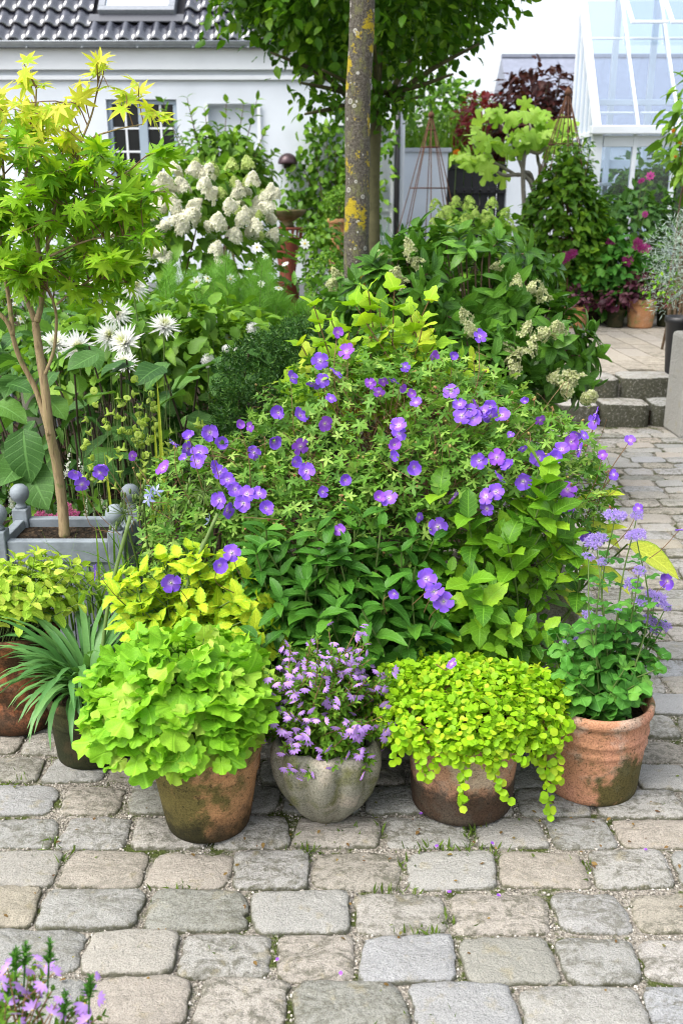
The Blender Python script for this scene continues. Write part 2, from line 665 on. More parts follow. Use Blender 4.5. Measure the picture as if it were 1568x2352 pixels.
def sandmat():
    m, t = nt('sand_and_grit')
    n = N(t)
    co = n('TexCoord').outputs['Object']
    big, fine, grit = n.noise(co, 3, 4), n.noise(co, 160, 3, 0.8), n('TexVoronoi', in_Scale=190.0, in_Vector=co)
    col = n.ramp(grit.outputs['Color'], [(0.0, (0.10, 0.095, 0.08)), (0.45, (0.30, 0.27, 0.225)), (1.0, (0.46, 0.43, 0.38))])
    col = n.mix(n.smooth(n.noise(co, 9, 5, 0.7), 0.50, 0.60), col, (0.075, 0.095, 0.025))
    col = n.mix(1.0, col, n.ramp(fine, [(0.3, 0.6), (0.7, 1.1)]), 'MULTIPLY')
    n.out(n.bsdf(col, 0.95, 0.15, n.bump(n.math('ADD', grit.outputs['Distance'], fine), 0.9, 0.006)))
    return m


def soilmat():
    m, t = nt('soil')
    n = N(t)
    co = n('TexCoord').outputs['Object']
    v = n('TexVoronoi', in_Scale=60.0, in_Vector=co)
    col = n.ramp(v.outputs['Color'], [(0.0, (0.012, 0.009, 0.006)), (0.6, (0.035, 0.024, 0.015)), (1.0, (0.09, 0.06, 0.035))])
    n.out(n.bsdf(col, 0.95, 0.15, n.bump(n.math('ADD', v.outputs['Distance'], n.noise(co, 120, 4)), 1.0, 0.02)))
    return m


SAND, SOIL = sandmat(), soilmat()


def sheet(x0, x1, y0, y1, z):
    return geo([(x0, y0, z), (x1, y0, z), (x1, y1, z), (x0, y1, z)], [(0, 1, 2, 3)])


structure('ground', sheet(-120, 120, -60, 260, -0.010), SAND)
structure('planting_bed', geo([(-4.2, 3.0, -0.004), (-0.85, 2.72, -0.004), (0.5, 2.6, -0.004), (0.86, 2.8, -0.004), (1.0, 4.0, -0.004), (1.25, 6.6, -0.004),
                               (1.0, 13.9, 0.02), (-4.5, 13.9, 0.02)], [tuple(range(8))]), SOIL)


def cobble(w, d, h=0.05, n=26, rough=1.0, dome=0.005, exp=4.2):
    """an irregular hand-cut stone: rim, worn shoulder, slightly domed top"""
    th = np.arange(n) * 2 * PI / n + U(0, 0.2)
    c, s = np.cos(th), np.sin(th)
    r = 1.0 / (np.abs(c) ** exp + np.abs(s) ** exp) ** (1.0 / exp)
    ex, ey = r * c, r * s
    jit = 1 + rough * (0.022 * np.sin(2 * th + U(0, 6)) + 0.022 * np.sin(3 * th + U(0, 6)) + 0.014 * np.sin(7 * th + U(0, 6)) + 0.012 * rng.normal(size=n))
    for _ in range(rng.integers(0, 3)):                      # chipped edges
        jit[rng.integers(0, n)] -= U(0.03, 0.08) * rough
    shear = U(-0.09, 0.09) * rough
    taper = U(-0.10, 0.10) * rough
    X, Y = ex * jit * w / 2, ey * jit * d / 2
    X = X * (1 + taper * Y / d) + shear * Y
    V, UV = [], []
    top = U(-0.006, 0.004)
    tilt = (U(-0.025, 0.025), U(-0.035, 0.035))
    for fr, z, r in ((1.015, -h, 1.0), (1.0, top - 0.007, 1.0), (0.975, top - 0.001, 0.93), (0.86, top + dome * 0.5, 0.75), (0.45, top + dome, 0.3)):
        for k in range(n):
            x, y = X[k] * fr, Y[k] * fr
            V.append((x, y, z + tilt[0] * x + tilt[1] * y + (rng.normal() * 0.0014 if fr < 0.98 else 0)))
            UV.append((0.5, r))
    V.append((0, 0, top + dome))
    UV.append((0.5, 0))
    F = []
    for q in range(4):
        for k in range(n):
            k2 = (k + 1) % n
            F.append((q * n + k, q * n + k2, (q + 1) * n + k2, (q + 1) * n + k))
    F += [(4 * n + k, 4 * n + (k + 1) % n, 5 * n) for k in range(n)]
    return geo(V, F, UV)


paving = bpy.data.objects.new('cobbled_paving', None)
COL.objects.link(paving)
paving['kind'] = 'structure'
CELLS = []


def lay_cobbles():
    cells = []
    y = 1.02
    k = 0
    while y < 6.36:
        dep = U(0.118, 0.142) if y < 3.2 else U(0.105, 0.135)
        x = -1.75 + U(0, 0.2)
        xe = 0.30 * y + 1.1
        while x < xe:
            w = U(0.165, 0.245) if y < 3.2 else U(0.15, 0.25)
            cx, cy = x + w / 2, y + dep / 2 - 0.012 * x + 0.010 * math.sin(x * 2.1 + k)
            infront = cy < 2.62 + 0.12 * math.sin(cx * 3)
            path = cx > 0.62 + (0.05 if cy < 3 else 0.10 * (cy - 3))
            if cx > -1.2 - 0.15 * cy and (infront or path) and not (cx < -0.9 and cy > 2.9):
                cells.append((cx, cy, w - U(0.005, 0.018), dep - U(0.004, 0.014)))
            x += w
        y += dep
        k += 1
    order = sorted(cells, key=lambda c: abs(c[0]) > 0.36 * c[1] + 0.12)
    rest = []
    for i, (cx, cy, w, d) in enumerate(order):
        g = cobble(w, d, exp=U(5.0, 14.0), n=34 if cy < 3.2 else 20)
        a = rng.normal() * 0.022
        R = np.array([[math.cos(a), -math.sin(a), 0, cx], [math.sin(a), math.cos(a), 0, cy], [0, 0, 1, 0], [0, 0, 0, 1]])
        if i < 300:
            link('cobblestone', mesh('cobblestone', g, STONE), paving, R)
        else:
            g = tform(g, R)
            g.var[:] = rng.random()
            rest.append(g)
        CELLS.append((cx, cy, w, d))
    if rest:
        o = link('cobbles', mesh('cobbles', merge(rest), STONE), paving)
        o['kind'] = 'stuff'


lay_cobbles()


def in_joint(x, y):
    ok = np.ones(len(x), bool)
    for cx, cy, w, d in CELLS:
        ok &= ~((np.abs(x - cx) < w * 0.48) & (np.abs(y - cy) < d * 0.47))
    return ok


def grit():
    n = 26000
    x, y = U(-1.1, 1.15, n), 1.25 + U(0, 1, n) ** 1.3 * 1.7
    k = in_joint(x, y)
    x, y = x[k], y[k]
    oc = geo([(1, 0, 0), (0, 1, 0), (-1, 0, 0), (0, -1, 0), (0, 0, 0.8), (0, 0, -0.8)],
             [(0, 1, 4), (1, 2, 4), (2, 3, 4), (3, 0, 4), (1, 0, 5), (2, 1, 5), (3, 2, 5), (0, 3, 5)])
    M = frames(np.stack([x, y, np.full(len(x), -0.009) + U(0, 0.003, len(x))], -1), rnd(len(x)), rnd(len(x)), U(0.0015, 0.0042, len(x)))
    g = instances([oc], np.zeros(len(x), int), M)
    m, t = nt('grit_stone')
    nn = N(t)
    nn.out(nn.bsdf(nn.ramp(nn('Attribute', attribute_name='var').outputs['Fac'], [(0, (0.10, 0.09, 0.07)), (0.4, (0.33, 0.30, 0.25)), (1, (0.55, 0.52, 0.47))]), 0.85, 0.3))
    o = part(None, 'gravel', g, m, False, kind='stuff')
    tag(o, 'fine grey grit filling the joints between the cobblestones', 'gravel')


grit()

MOSS = leafmat('joint_moss', (0.05, 0.085, 0.012), (0.12, 0.19, 0.025), rough=0.8, trans=0.2, blotch=0)


def joint_weeds():
    P = []
    spots = [onground(px, py) for px, py in ((105, 1968), (130, 1930), (25, 1790), (905, 1975), (1050, 1960), (1075, 1925), (1090, 1900), (985, 1935), (720, 1925),
                                            (905, 2055), (1050, 2110), (490, 2180), (430, 2050), (640, 2150), (760, 1915), (830, 1905), (265, 2170),
                                            (1325, 1990), (1300, 2330), (1030, 2340), (870, 2345), (960, 2135), (60, 1760), (115, 1650), (700, 1960), (1130, 1960))]
    for s in spots:
        n = int(U(60, 150))
        P.append(np.stack([s[0] + rng.normal(size=n) * 0.030, s[1] + rng.normal(size=n) * 0.016, np.full(n, -0.012)], -1))
    n = 22000
    x, y = U(-1.1, 1.1, n), U(1.3, 2.6, n)
    dens = 0.5 + 0.5 * np.sin(x * 5.1 + 1.3 * np.sin(y * 7)) * np.sin(y * 6.3 + x * 2.2)
    k = in_joint(x, y) & (dens > 0.50)
    P.append(np.stack([x[k], y[k], np.full(k.sum(), -0.013)], -1))
    n2 = 5200
    y2 = U(2.5, 6.35, n2)
    x2 = U(0.6, 1.0, n2) * (0.36 * y2 + 0.2)
    k2 = in_joint(x2, y2) & (rng.random(n2) > 0.35)
    P.append(np.stack([x2[k2], y2[k2], np.full(k2.sum(), -0.013)], -1))
    P = np.concatenate(P)
    ns_ = len(P) - k.sum() - k2.sum()
    keep = np.ones(len(P), bool)
    keep[:ns_] = in_joint(P[:ns_, 0], P[:ns_, 1]) | (rng.random(ns_) < 0.08)
    tall = np.where(np.arange(len(P)) < ns_, U(0.008, 0.036, len(P)), U(0.003, 0.011, len(P)))[keep]
    P = P[keep]
    d = rnd(len(P), 0.55) + np.array([0, 0, 1.0])
    g = instances([blade(1, 0.09, 0.3, 0.9, 3, 0.2, 0.4), blade(1, 0.20, 0.6, 0.9, 2, 0.2, 0.4)], rng.integers(0, 2, len(P)), frames(P, d, rnd(len(P)), tall))
    o = part(None, 'weeds', g, MOSS, kind='stuff')
    tag(o, 'low moss and grass blades sprouting between the cobblestones', 'weeds')


joint_weeds()

# terrace, two steps of hewn blocks
TZ = 0.28
structure('terrace', merge([box(0.9, 9, 6.76, 30, -0.01, TZ - 0.02)]), SAND)
terr = bpy.data.objects.new('terrace_paving', None)
COL.objects.link(terr)
terr['kind'] = 'structure'


def pavers():
    a = math.radians(1.5)
    ca, sa = math.cos(a), math.sin(a)
    S, D = 0.205, 0.42
    for i in range(-12, 14):
        for j in range(-5, 8):
            u, v = i * S, (j + (0.5 if i % 2 else 0)) * D
            x, y = 2.8 + u * ca - v * sa, 8.4 + u * sa + v * ca
            if 6.78 + 0.30 < y < 10.7 and 1.0 < x < 0.40 * y + 0.3:
                g = box(-S / 2 + 0.005, S / 2 - 0.005, -D / 2 + 0.004, D / 2 - 0.004, -0.018, 0.0 + U(-0.002, 0.002))
                g.uv[:] = 0.3
                M = np.array([[ca, -sa, 0, x], [sa, ca, 0, y], [0, 0, 1, TZ], [0, 0, 0, 1]])
                link('paving_slab', mesh('paving_slab', g, PAVER, False), terr, M)


pavers()


def hewn(w, d, h):
    """a split stone block, its top worn round"""
    nx, ny, nz = 6, 4, 4
    V, F = [], []
    g = cobble(w, d, h, 28, 0.55, 0.012, 7.0)
    return g


def steps():
    root = bpy.data.objects.new('garden_steps', None)
    COL.objects.link(root)
    root['kind'] = 'structure'
    for (z0, z1, xa, xb, ya, yb, sag) in ((-0.01, 0.145, 0.75, 3.6, 6.40, 6.70, 0.10), (0.10, 0.285, 0.95, 3.6, 6.66, 6.96, 0.06)):
        x = xa
        while x < xb:
            w = U(0.28, 0.42)
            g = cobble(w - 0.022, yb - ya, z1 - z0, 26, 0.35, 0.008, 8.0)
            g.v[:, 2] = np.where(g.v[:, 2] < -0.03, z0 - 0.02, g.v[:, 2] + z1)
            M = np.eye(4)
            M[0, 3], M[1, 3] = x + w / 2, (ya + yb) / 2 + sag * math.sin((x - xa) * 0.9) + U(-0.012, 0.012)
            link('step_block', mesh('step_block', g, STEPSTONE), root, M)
            x += w
    part(root, 'step_core', merge([box(0.8, 3.6, 6.55, 6.72, -0.01, 0.09), box(1.0, 3.6, 6.8, 7.0, 0.0, 0.2)]), SOIL, False)


steps()

# ================================================================== the white house
LIMEWASH = plain('white_limewash', (0.62, 0.665, 0.72), 0.85, 0.2, vary=0.09, scale=1.6, bump=0.12, bscale=60)
TRIMW = plain('white_trim_paint', (0.66, 0.69, 0.72), 0.5, 0.4, vary=0.04, scale=5)
WINPAINT = plain('blue_grey_window_paint', (0.30, 0.37, 0.44), 0.45, 0.4, vary=0.06, scale=8)
GLASSDARK = plain('window_glass', (0.010, 0.012, 0.013), 0.10, 0.25, vary=0.3, scale=2)
ZINC = plain('zinc', (0.32, 0.35, 0.38), 0.45, 0.5, 0.5, vary=0.15, scale=8)


def tilemat():
    m, t = nt('glazed_black_tile')
    n = N(t)
    co = n('TexCoord').outputs['Object']
    r = n('ObjectInfo').outputs['Random']
    col = n.mix(r, (0.012, 0.013, 0.022), (0.026, 0.028, 0.045))
    sh = n.bsdf(col, n.ramp(n.noise(co, 30, 3), [(0.3, 0.16), (0.7, 0.30)]), 0.5, n.bump(n.noise(co, 18, 2), 0.12, 0.01))
    sh.node.inputs['IOR'].default_value = 2.6                  # thick glaze
    n.out(sh)
    return m


TILE = tilemat()
HY = 14.0                     # facade distance
HX0, HX1 = -6.6, 0.86


def wall_with_holes(x0, x1, z0, z1, y, holes, depth):
    xs = sorted({x0, x1, *[h[0] for h in holes], *[h[1] for h in holes]})
    zs = sorted({z0, z1, *[h[2] for h in holes], *[h[3] for h in holes]})
    V, F = [], []

    def q(*p):
        k = len(V)
        V.extend(p)
        F.append((k, k + 1, k + 2, k + 3))
    for i in range(len(xs) - 1):
        for j in range(len(zs) - 1):
            mx, mz = (xs[i] + xs[i + 1]) / 2, (zs[j] + zs[j + 1]) / 2
            if any(h[0] < mx < h[1] and h[2] < mz < h[3] for h in holes):
                continue
            q((xs[i], y, zs[j]), (xs[i + 1], y, zs[j]), (xs[i + 1], y, zs[j + 1]), (xs[i], y, zs[j + 1]))
    for a, b, c, d in holes:
        e = y + depth
        q((a, y, c), (a, e, c), (a, e, d), (a, y, d))
        q((b, e, c), (b, y, c), (b, y, d), (b, e, d))
        q((a, y, d), (a, e, d), (b, e, d), (b, y, d))
        q((a, e, c), (a, y, c), (b, y, c), (b, e, c))
        q((a, e + 0.02, c), (b, e + 0.02, c), (b, e + 0.02, d), (a, e + 0.02, d))
    q((x1, y, z0), (x1, y + 5, z0), (x1, y + 5, z1), (x1, y, z1))
    return geo(V, F)


house = thing('white_house', (-2.5, HY, 0), 'white rendered house with glazed black tile roof and blue-grey window', 'house')


def build_house():
    p1, p2 = at(243, 228, HY), at(413, 392, HY)
    win = (p1[0], p2[0], p2[2] - 0.12, p1[2])
    n1 = (at(470, 240, HY)[0], at(598, 240, HY)[0], at(500, 410, HY)[2], at(500, 238, HY)[2])
    n2 = (at(742, 300, HY)[0], at(905, 300, HY)[0], at(800, 460, HY)[2], at(800, 283, HY)[2])
    wl = part(house, 'wall', wall_with_holes(HX0, HX1, 0, 3.35, HY, [win, n1, n2], 0.14), LIMEWASH, False)
    # cornice in three mouldings, kept proud of the wall
    for name, z0, z1, y0 in (('cornice', 2.98, 3.035, HY - 0.05), ('cornice', 3.10, 3.36, HY - 0.09)):
        part(house, name, box(HX0, HX1 + 0.06, y0, HY - 0.002, z0, z1), TRIMW, False, 0.006)
    part(house, 'wall_base', box(HX0, HX1 + 0.03, HY - 0.03, HY - 0.002, 0, 0.35), plain('grey_plinth', (0.25, 0.26, 0.28), 0.8), False)
    # window: frame, two casements with six panes each
    a, b, c, d = win
    w = part(house, 'window', merge([box(a, b, HY + 0.06, HY + 0.14, d - 0.06, d - 0.001), box(a, b, HY + 0.06, HY + 0.14, c + 0.001, c + 0.07),
                                     box(a + 0.001, a + 0.06, HY + 0.06, HY + 0.14, c + 0.07, d - 0.06), box(b - 0.06, b - 0.001, HY + 0.06, HY + 0.14, c + 0.07, d - 0.06),
                                     box((a + b) / 2 - 0.06, (a + b) / 2 + 0.06, HY + 0.05, HY + 0.13, c + 0.07, d - 0.06)]), WINPAINT, False, 0.005)
    for s in (0, 1):
        l, r = (a + 0.06, (a + b) / 2 - 0.06) if s == 0 else ((a + b) / 2 + 0.06, b - 0.06)
        cw, ch = (r - l) / 2, (d - c - 0.13) / 3
        part(w, 'glazing_bar', box((l + r) / 2 - 0.014, (l + r) / 2 + 0.014, HY + 0.075, HY + 0.10, c + 0.07, d - 0.06), TRIMW, False)
        for k in (1, 2):
            part(w, 'glazing_bar', box(l, r, HY + 0.077, HY + 0.098, c + 0.07 + k * ch - 0.013, c + 0.07 + k * ch + 0.013), TRIMW, False)
        for i in range(2):
            for j in range(3):
                part(w, 'pane', box(l + i * cw + 0.005, l + (i + 1) * cw - 0.005, HY + 0.10, HY + 0.105, c + 0.07 + j * ch + 0.005, c + 0.07 + (j + 1) * ch - 0.005), GLASSDARK, False)
    part(house, 'window_sill', box(a - 0.05, b + 0.05, HY - 0.06, HY + 0.05, c - 0.05, c - 0.002), TRIMW, False, 0.006)
    # blind niches with white slats behind the climbers
    for (a, b, c, d) in (n1, n2):
        f = part(house, 'trellis', merge([box(a, b, HY - 0.028, HY - 0.004, z, z + 0.045) for z in (np.linspace(c - 0.9, d - 0.03, 6) if a > -0.6 else (c - 0.3, c + 0.35))] +
                                         [box(x, x + 0.045, HY - 0.05, HY - 0.029, c - 0.9, d) for x in (np.linspace(a, b - 0.045, 4) if a > -0.6 else (a, b - 0.045))]), TRIMW, False)
    # roof
    ez, s45 = 3.45, math.sqrt(0.5)
    rf = part(house, 'roof', geo([(HX0, HY - 0.12, ez - 0.06), (HX1 + 0.1, HY - 0.12, ez - 0.06), (HX1 + 0.1, HY + 3.4, ez + 3.46), (HX0, HY + 3.4, ez + 3.46),
                                  (HX1 + 0.1, HY + 6.9, ez - 0.06), (HX0, HY + 6.9, ez - 0.06)], [(0, 1, 2, 3), (3, 2, 4, 5)]), plain('roof_felt', (0.02, 0.02, 0.025), 0.8), False)
    TW, TL, EX = 0.205, 0.36, 0.30
    us = np.linspace(0, 1, 11)
    prof = np.where(us < 0.62, 0.052 * np.sin(us / 0.62 * PI), -0.012 * np.sin((us - 0.62) / 0.38 * PI))
    V, F = [], []
    for vv, lift in ((0.0, 0.03), (0.0, 0.052), (0.5, 0.030), (1.0, 0.008)):
        for u, z in zip(us, prof):
            sc_ = 1.0 if vv > 0 or lift > 0.04 else 1.0
            V.append((u * TW * 1.06, vv * TL, z * sc_ + lift))
    for q in range(3):
        for k in range(10):
            F.append((q * 11 + k, q * 11 + k + 1, (q + 1) * 11 + k + 1, (q + 1) * 11 + k))
    tm = mesh('roof_tile', geo(V, F), TILE)
    s0, s1 = at(238, 46, HY + 0.45), at(410, 46, HY + 0.45)
    base = np.array(house.location)
    R = np.array([[1, 0, 0], [0, s45, -s45], [0, s45, s45]])
    for j in range(5):
        for i in range(int((HX1 + 0.05 - HX0) / TW)):
            x = HX0 + i * TW
            if s0[0] - 0.12 < x < s1[0] - 0.06 and j >= 1:
                continue
            if x > 0.2 and j > 3:
                continue
            M = np.eye(4)
            M[:3, :3] = R
            M[:3, 3] = np.array([x, HY - 0.16 + j * EX * s45, ez - 0.05 + j * EX * s45]) - base + R @ np.array([0, 0, U(0.0, 0.006)])
            link('roof_tile', tm, rf, M)
    # skylight
    sl = lambda x0, x1, t0, t1, h0, h1: tform(box(x0, x1, t0, t1, h0, h1), np.array([[1, 0, 0, 0], [0, s45, -s45, HY - 0.12], [0, s45, s45, ez - 0.06], [0, 0, 0, 1]]))
    x0, x1 = s0[0], s1[0]
    t0 = 0.50
    k = part(rf, 'skylight', merge([sl(x0, x1, t0, t0 + 0.09, 0.0, 0.15), sl(x0, x0 + 0.09, t0 + 0.09, t0 + 1.2, 0.0, 0.15), sl(x1 - 0.09, x1, t0 + 0.09, t0 + 1.2, 0, 0.15)]),
             plain('skylight_frame', (0.22, 0.24, 0.27), 0.4), False, 0.008)
    part(rf, 'skylight_pane', sl(x0 + 0.09, x1 - 0.09, t0 + 0.09, t0 + 1.2, 0.05, 0.12), plain('skylight_glass', (0.70, 0.76, 0.82), 0.03, 1.0, 0.85, vary=0.02), False)
    part(rf, 'flashing', sl(x0 - 0.12, x1 + 0.12, t0 - 0.14, t0, 0.065, 0.085), plain('lead', (0.07, 0.075, 0.09), 0.4, 0.5), False)
    # gutter
    ga = np.linspace(PI, 2 * PI, 9)
    V = [(x, HY - 0.19 + 0.062 * math.cos(t), ez - 0.035 + 0.062 * math.sin(t)) for x in (HX0, HX1 + 0.1) for t in ga]
    F = [(k, k + 1, k + 10, k + 9) for k in range(8)]
    part(house, 'gutter', merge([geo(V, F), tube([(HX0, HY - 0.252, ez - 0.03), (HX1 + 0.1, HY - 0.252, ez - 0.03)], 0.009, 8)]), ZINC)
    for x in np.arange(HX0 + 0.35, HX1, 0.72):
        part(house, 'gutter_bracket', bar((x, HY - 0.09, ez - 0.02), (x, HY - 0.26, ez - 0.11), 0.025, 0.012), ZINC, False)
    part(house, 'downpipe', tube([(HX1 - 0.10, HY - 0.07, 3.36), (HX1 - 0.10, HY - 0.07, 0.05)], 0.038, 10), plain('black_downpipe', (0.02, 0.02, 0.022), 0.4))


build_house()

# garden wall, gate
WY = 15.6
gw = thing('garden_wall', (1.4, WY, 0), 'white rendered garden wall with pale coping between house and black gate', 'wall')
xl, xr = HX1 + 0.0, at(1028, 360, WY)[0]
zt = at(1000, 340, WY)[2]
part(gw, 'wall_body', box(xl, xr, WY, WY + 0.25, 0, zt - 0.062), LIMEWASH, False)
part(gw, 'coping', box(xl, xr + 0.05, WY - 0.05, WY + 0.3, zt - 0.06, zt), plain('coping_stone', (0.40, 0.43, 0.47), 0.7), False, 0.008)
xg = at(1165, 400, WY)[0]
gp = thing('gate_pier', (xg + 0.5, WY, 0), 'white rendered wall pier behind the fig branches beside the black gate', 'wall')
part(gp, 'wall_body', box(xg, xg + 1.9, WY, WY + 0.25, 0, at(1200, 330, WY)[2]), LIMEWASH, False)
part(gp, 'coping', box(xg - 0.03, xg + 1.93, WY - 0.04, WY + 0.29, at(1200, 330, WY)[2] + 0.002, at(1200, 330, WY)[2] + 0.05), TRIMW, False, 0.008)
gate = thing('black_gate', ((xr + xg) / 2, WY + 0.1, 0), 'black boarded garden gate with a studded rail', 'gate')
GATEM = plain('black_gate_paint', (0.012, 0.012, 0.014), 0.5, 0.35, vary=0.2, scale=12)
gz = at(1100, 378, WY + 0.1)[2]
nb = 7
for k in range(nb):
    w = (xg - xr - 0.02) / nb
    part(gate, 'board', box(xr + 0.01 + k * w + 0.004, xr + 0.01 + (k + 1) * w - 0.004, WY + 0.10, WY + 0.13 + 0.004 * (k % 2), 0.2, gz - 0.06), GATEM, False, 0.003)
for z0, z1 in ((gz - 0.06, gz), (gz - 0.42, gz - 0.33)):
    part(gate, 'rail', box(xr + 0.01, xg - 0.01, WY + 0.06, WY + 0.098, z0, z1), GATEM, False, 0.004)
for k in range(6):
    part(gate, 'stud', ball(0.022, (xr + 0.15 + k * (xg - xr - 0.3) / 5, WY + 0.055, gz - 0.375), 8, 6), GATEM)

# tall wall return seen beside the house corner
# ================================================================== greenhouse
GLASS, gt = nt('greenhouse_glass')
gn = N(gt)
_tr = gn('BsdfTransparent', in_Color=(0.76, 0.84, 0.92, 1)).outputs[0]
_gl = gn('BsdfGlossy', in_Color=(0.95, 0.97, 1.0, 1), in_Roughness=0.04).outputs[0]
_df = gn('BsdfDiffuse', in_Color=(0.75, 0.80, 0.88, 1)).outputs[0]
_fr = gn('LayerWeight', in_Blend=0.35).outputs['Facing']
_a = gn('MixShader', in_0=gn.math('MULTIPLY_ADD', _fr, 0.5, 0.06), in_1=_tr, in_2=_gl).outputs[0]
gn.out(gn('MixShader', in_0=0.03, in_1=_a, in_2=_df).outputs[0])

GY0, GY1, GX0, GX1, GE, GR = 11.0, 12.15, 2.70, 6.2, 2.17, 3.66
gh = thing('greenhouse', (4.4, 11.5, TZ), 'white framed greenhouse with a steep glazed roof', 'greenhouse')
ALU = plain('white_aluminium', (0.62, 0.66, 0.71), 0.35, 0.5, vary=0.05, scale=4)


def greenhouse():
    def P(name, g, b=0.004):
        part(gh, name, g, ALU, False, b)
    n = 8
    xs = np.linspace(GX0, GX1, n + 1)
    base = 0.75
    part(gh, 'base_wall', box(GX0, GX1, GY0 + 0.01, GY0 + 0.15, TZ, base), LIMEWASH, False)
    part(gh, 'side_wall', box(GX0, GX0 + 0.14, GY0 + 0.152, GY1, TZ, base), LIMEWASH, False)
    for i, x in enumerate(xs):
        w = 0.11 if i == 0 else 0.045
        P('post', box(x - 0.02, x + w - 0.02, GY0, GY0 + 0.07, base, GE))
        up = np.array([0, -1, 0.7])
        P('rafter', bar((x + 0.02, GY0 + 0.02, GE + 0.04), (x + 0.02, GY1, GR), 0.085 if i == 0 else 0.030, 0.05, up))
    P('gutter', box(GX0 - 0.06, GX1, GY0 - 0.09, GY0 + 0.02, GE - 0.04, GE + 0.05), 0.012)
    P('eave_beam', box(GX0 + 0.1, GX1, GY0 + 0.005, GY0 + 0.065, GE - 0.16, GE - 0.045))
    P('ridge', box(GX0 - 0.05, GX1, GY1 - 0.04, GY1 + 0.06, GR - 0.03, GR + 0.07), 0.01)
    P('sill', box(GX0 + 0.1, GX1, GY0 - 0.03, GY0 + 0.08, base - 0.002, base + 0.05))
    dv = np.array([0, GY1 - GY0 - 0.02, GR - GE - 0.04])
    L = np.linalg.norm(dv)
    a0 = np.array([0, GY0 + 0.02, GE + 0.04])
    for f in (0.10, 0.66):
        for i in range(n):
            p = a0 + dv * f
            P('glazing_bar', bar((xs[i] + 0.06, p[1], p[2]), (xs[i + 1] - 0.01, p[1], p[2]), 0.022, 0.022))
    # panes: roof, front, gable
    fr = [0.0, 0.66, 1.0]
    nrmv = np.array([0, -dv[2], dv[1]]) / L
    for i in range(n):
        for k in range(2):
            p, q = a0 + dv * (fr[k] + 0.01) + nrmv * 0.012, a0 + dv * (fr[k + 1] - 0.005) + nrmv * 0.012
            part(gh, 'roof_pane', geo([(xs[i] + 0.05, *p[1:]), (xs[i + 1], *p[1:]), (xs[i + 1], *q[1:]), (xs[i] + 0.05, *q[1:])], [(0, 1, 2, 3)]), GLASS, False)
        part(gh, 'front_pane', geo([(xs[i] + 0.06, GY0 + 0.04, base + 0.05), (xs[i + 1] - 0.02, GY0 + 0.04, base + 0.05), (xs[i + 1] - 0.02, GY0 + 0.04, GE - 0.16), (xs[i] + 0.06, GY0 + 0.04, GE - 0.16)], [(0, 1, 2, 3)]), GLASS, False)
    # opened roof vent
    for i in (1, 2, 3, 4):
        p, q = a0 + dv * 0.70 + nrmv * 0.16, a0 + dv * 1.0 + nrmv * 0.03
        P('vent_frame', merge([bar((xs[i] + 0.03, *p[1:]), (xs[i + 1], *p[1:]), 0.04, 0.03), bar((xs[i] + 0.05, *p[1:]), (xs[i] + 0.05, *q[1:]), 0.04, 0.03)]))
        part(gh, 'vent_pane', geo([(xs[i] + 0.07, *(p[1:] + 0.004)), (xs[i + 1] - 0.02, *(p[1:] + 0.004)), (xs[i + 1] - 0.02, *(q[1:] + 0.004)), (xs[i] + 0.07, *(q[1:] + 0.004))], [(0, 1, 2, 3)]), GLASS, False)
    # gable with closely set bars
    m = 5
    ys = np.linspace(GY0 + 0.08, GY1 - 0.02, m + 1)
    for j, y in enumerate(ys):
        z = GE + (GR - GE) * (y - GY0) / (GY1 - GY0) - 0.05
        P('gable_bar', box(GX0 - 0.012, GX0 + 0.03, y - 0.018, y + 0.018, base, z), 0.002)
        if j < m:
            y2 = ys[j + 1]
            z2 = GE + (GR - GE) * (y2 - GY0) / (GY1 - GY0) - 0.05
            part(gh, 'gable_pane', geo([(GX0 + 0.01, y + 0.02, base), (GX0 + 0.01, y2 - 0.02, base), (GX0 + 0.01, y2 - 0.02, z2), (GX0 + 0.01, y + 0.02, z)], [(0, 1, 2, 3)]), GLASS, False)
    P('gable_rail', box(GX0 - 0.016, GX0 + 0.02, GY0 + 0.07, GY1, GE - 0.05, GE))
    # inner beams and back wall top that show through the glass
    P('tie_beam', box(GX0 + 0.05, GX1, GY1 - 0.34, GY1 - 0.29, GE + 0.32, GE + 0.38))
    P('back_plate', box(GX0 + 0.05, GX1, GY1 - 0.02, GY1 + 0.04, GE - 0.35, GE - 0.25))
    P('shelf', box(GX0 + 0.12, GX1, GY1 - 0.40, GY1 - 0.06, 1.62, 1.66))
    for i in range(1, n + 1):
        P('back_post', box(xs[i] - 0.03, xs[i] + 0.03, GY1 - 0.05, GY1 + 0.02, TZ, GR - 0.04))
    for i in range(n):
        part(gh, 'back_pane', geo([(xs[i] + 0.03, GY1 + 0.03, TZ), (xs[i + 1] - 0.03, GY1 + 0.03, TZ), (xs[i + 1] - 0.03, GY1 + 0.03, GR - 0.05), (xs[i] + 0.03, GY1 + 0.03, GR - 0.05)], [(0, 1, 2, 3)]), GLASS, False)


greenhouse()

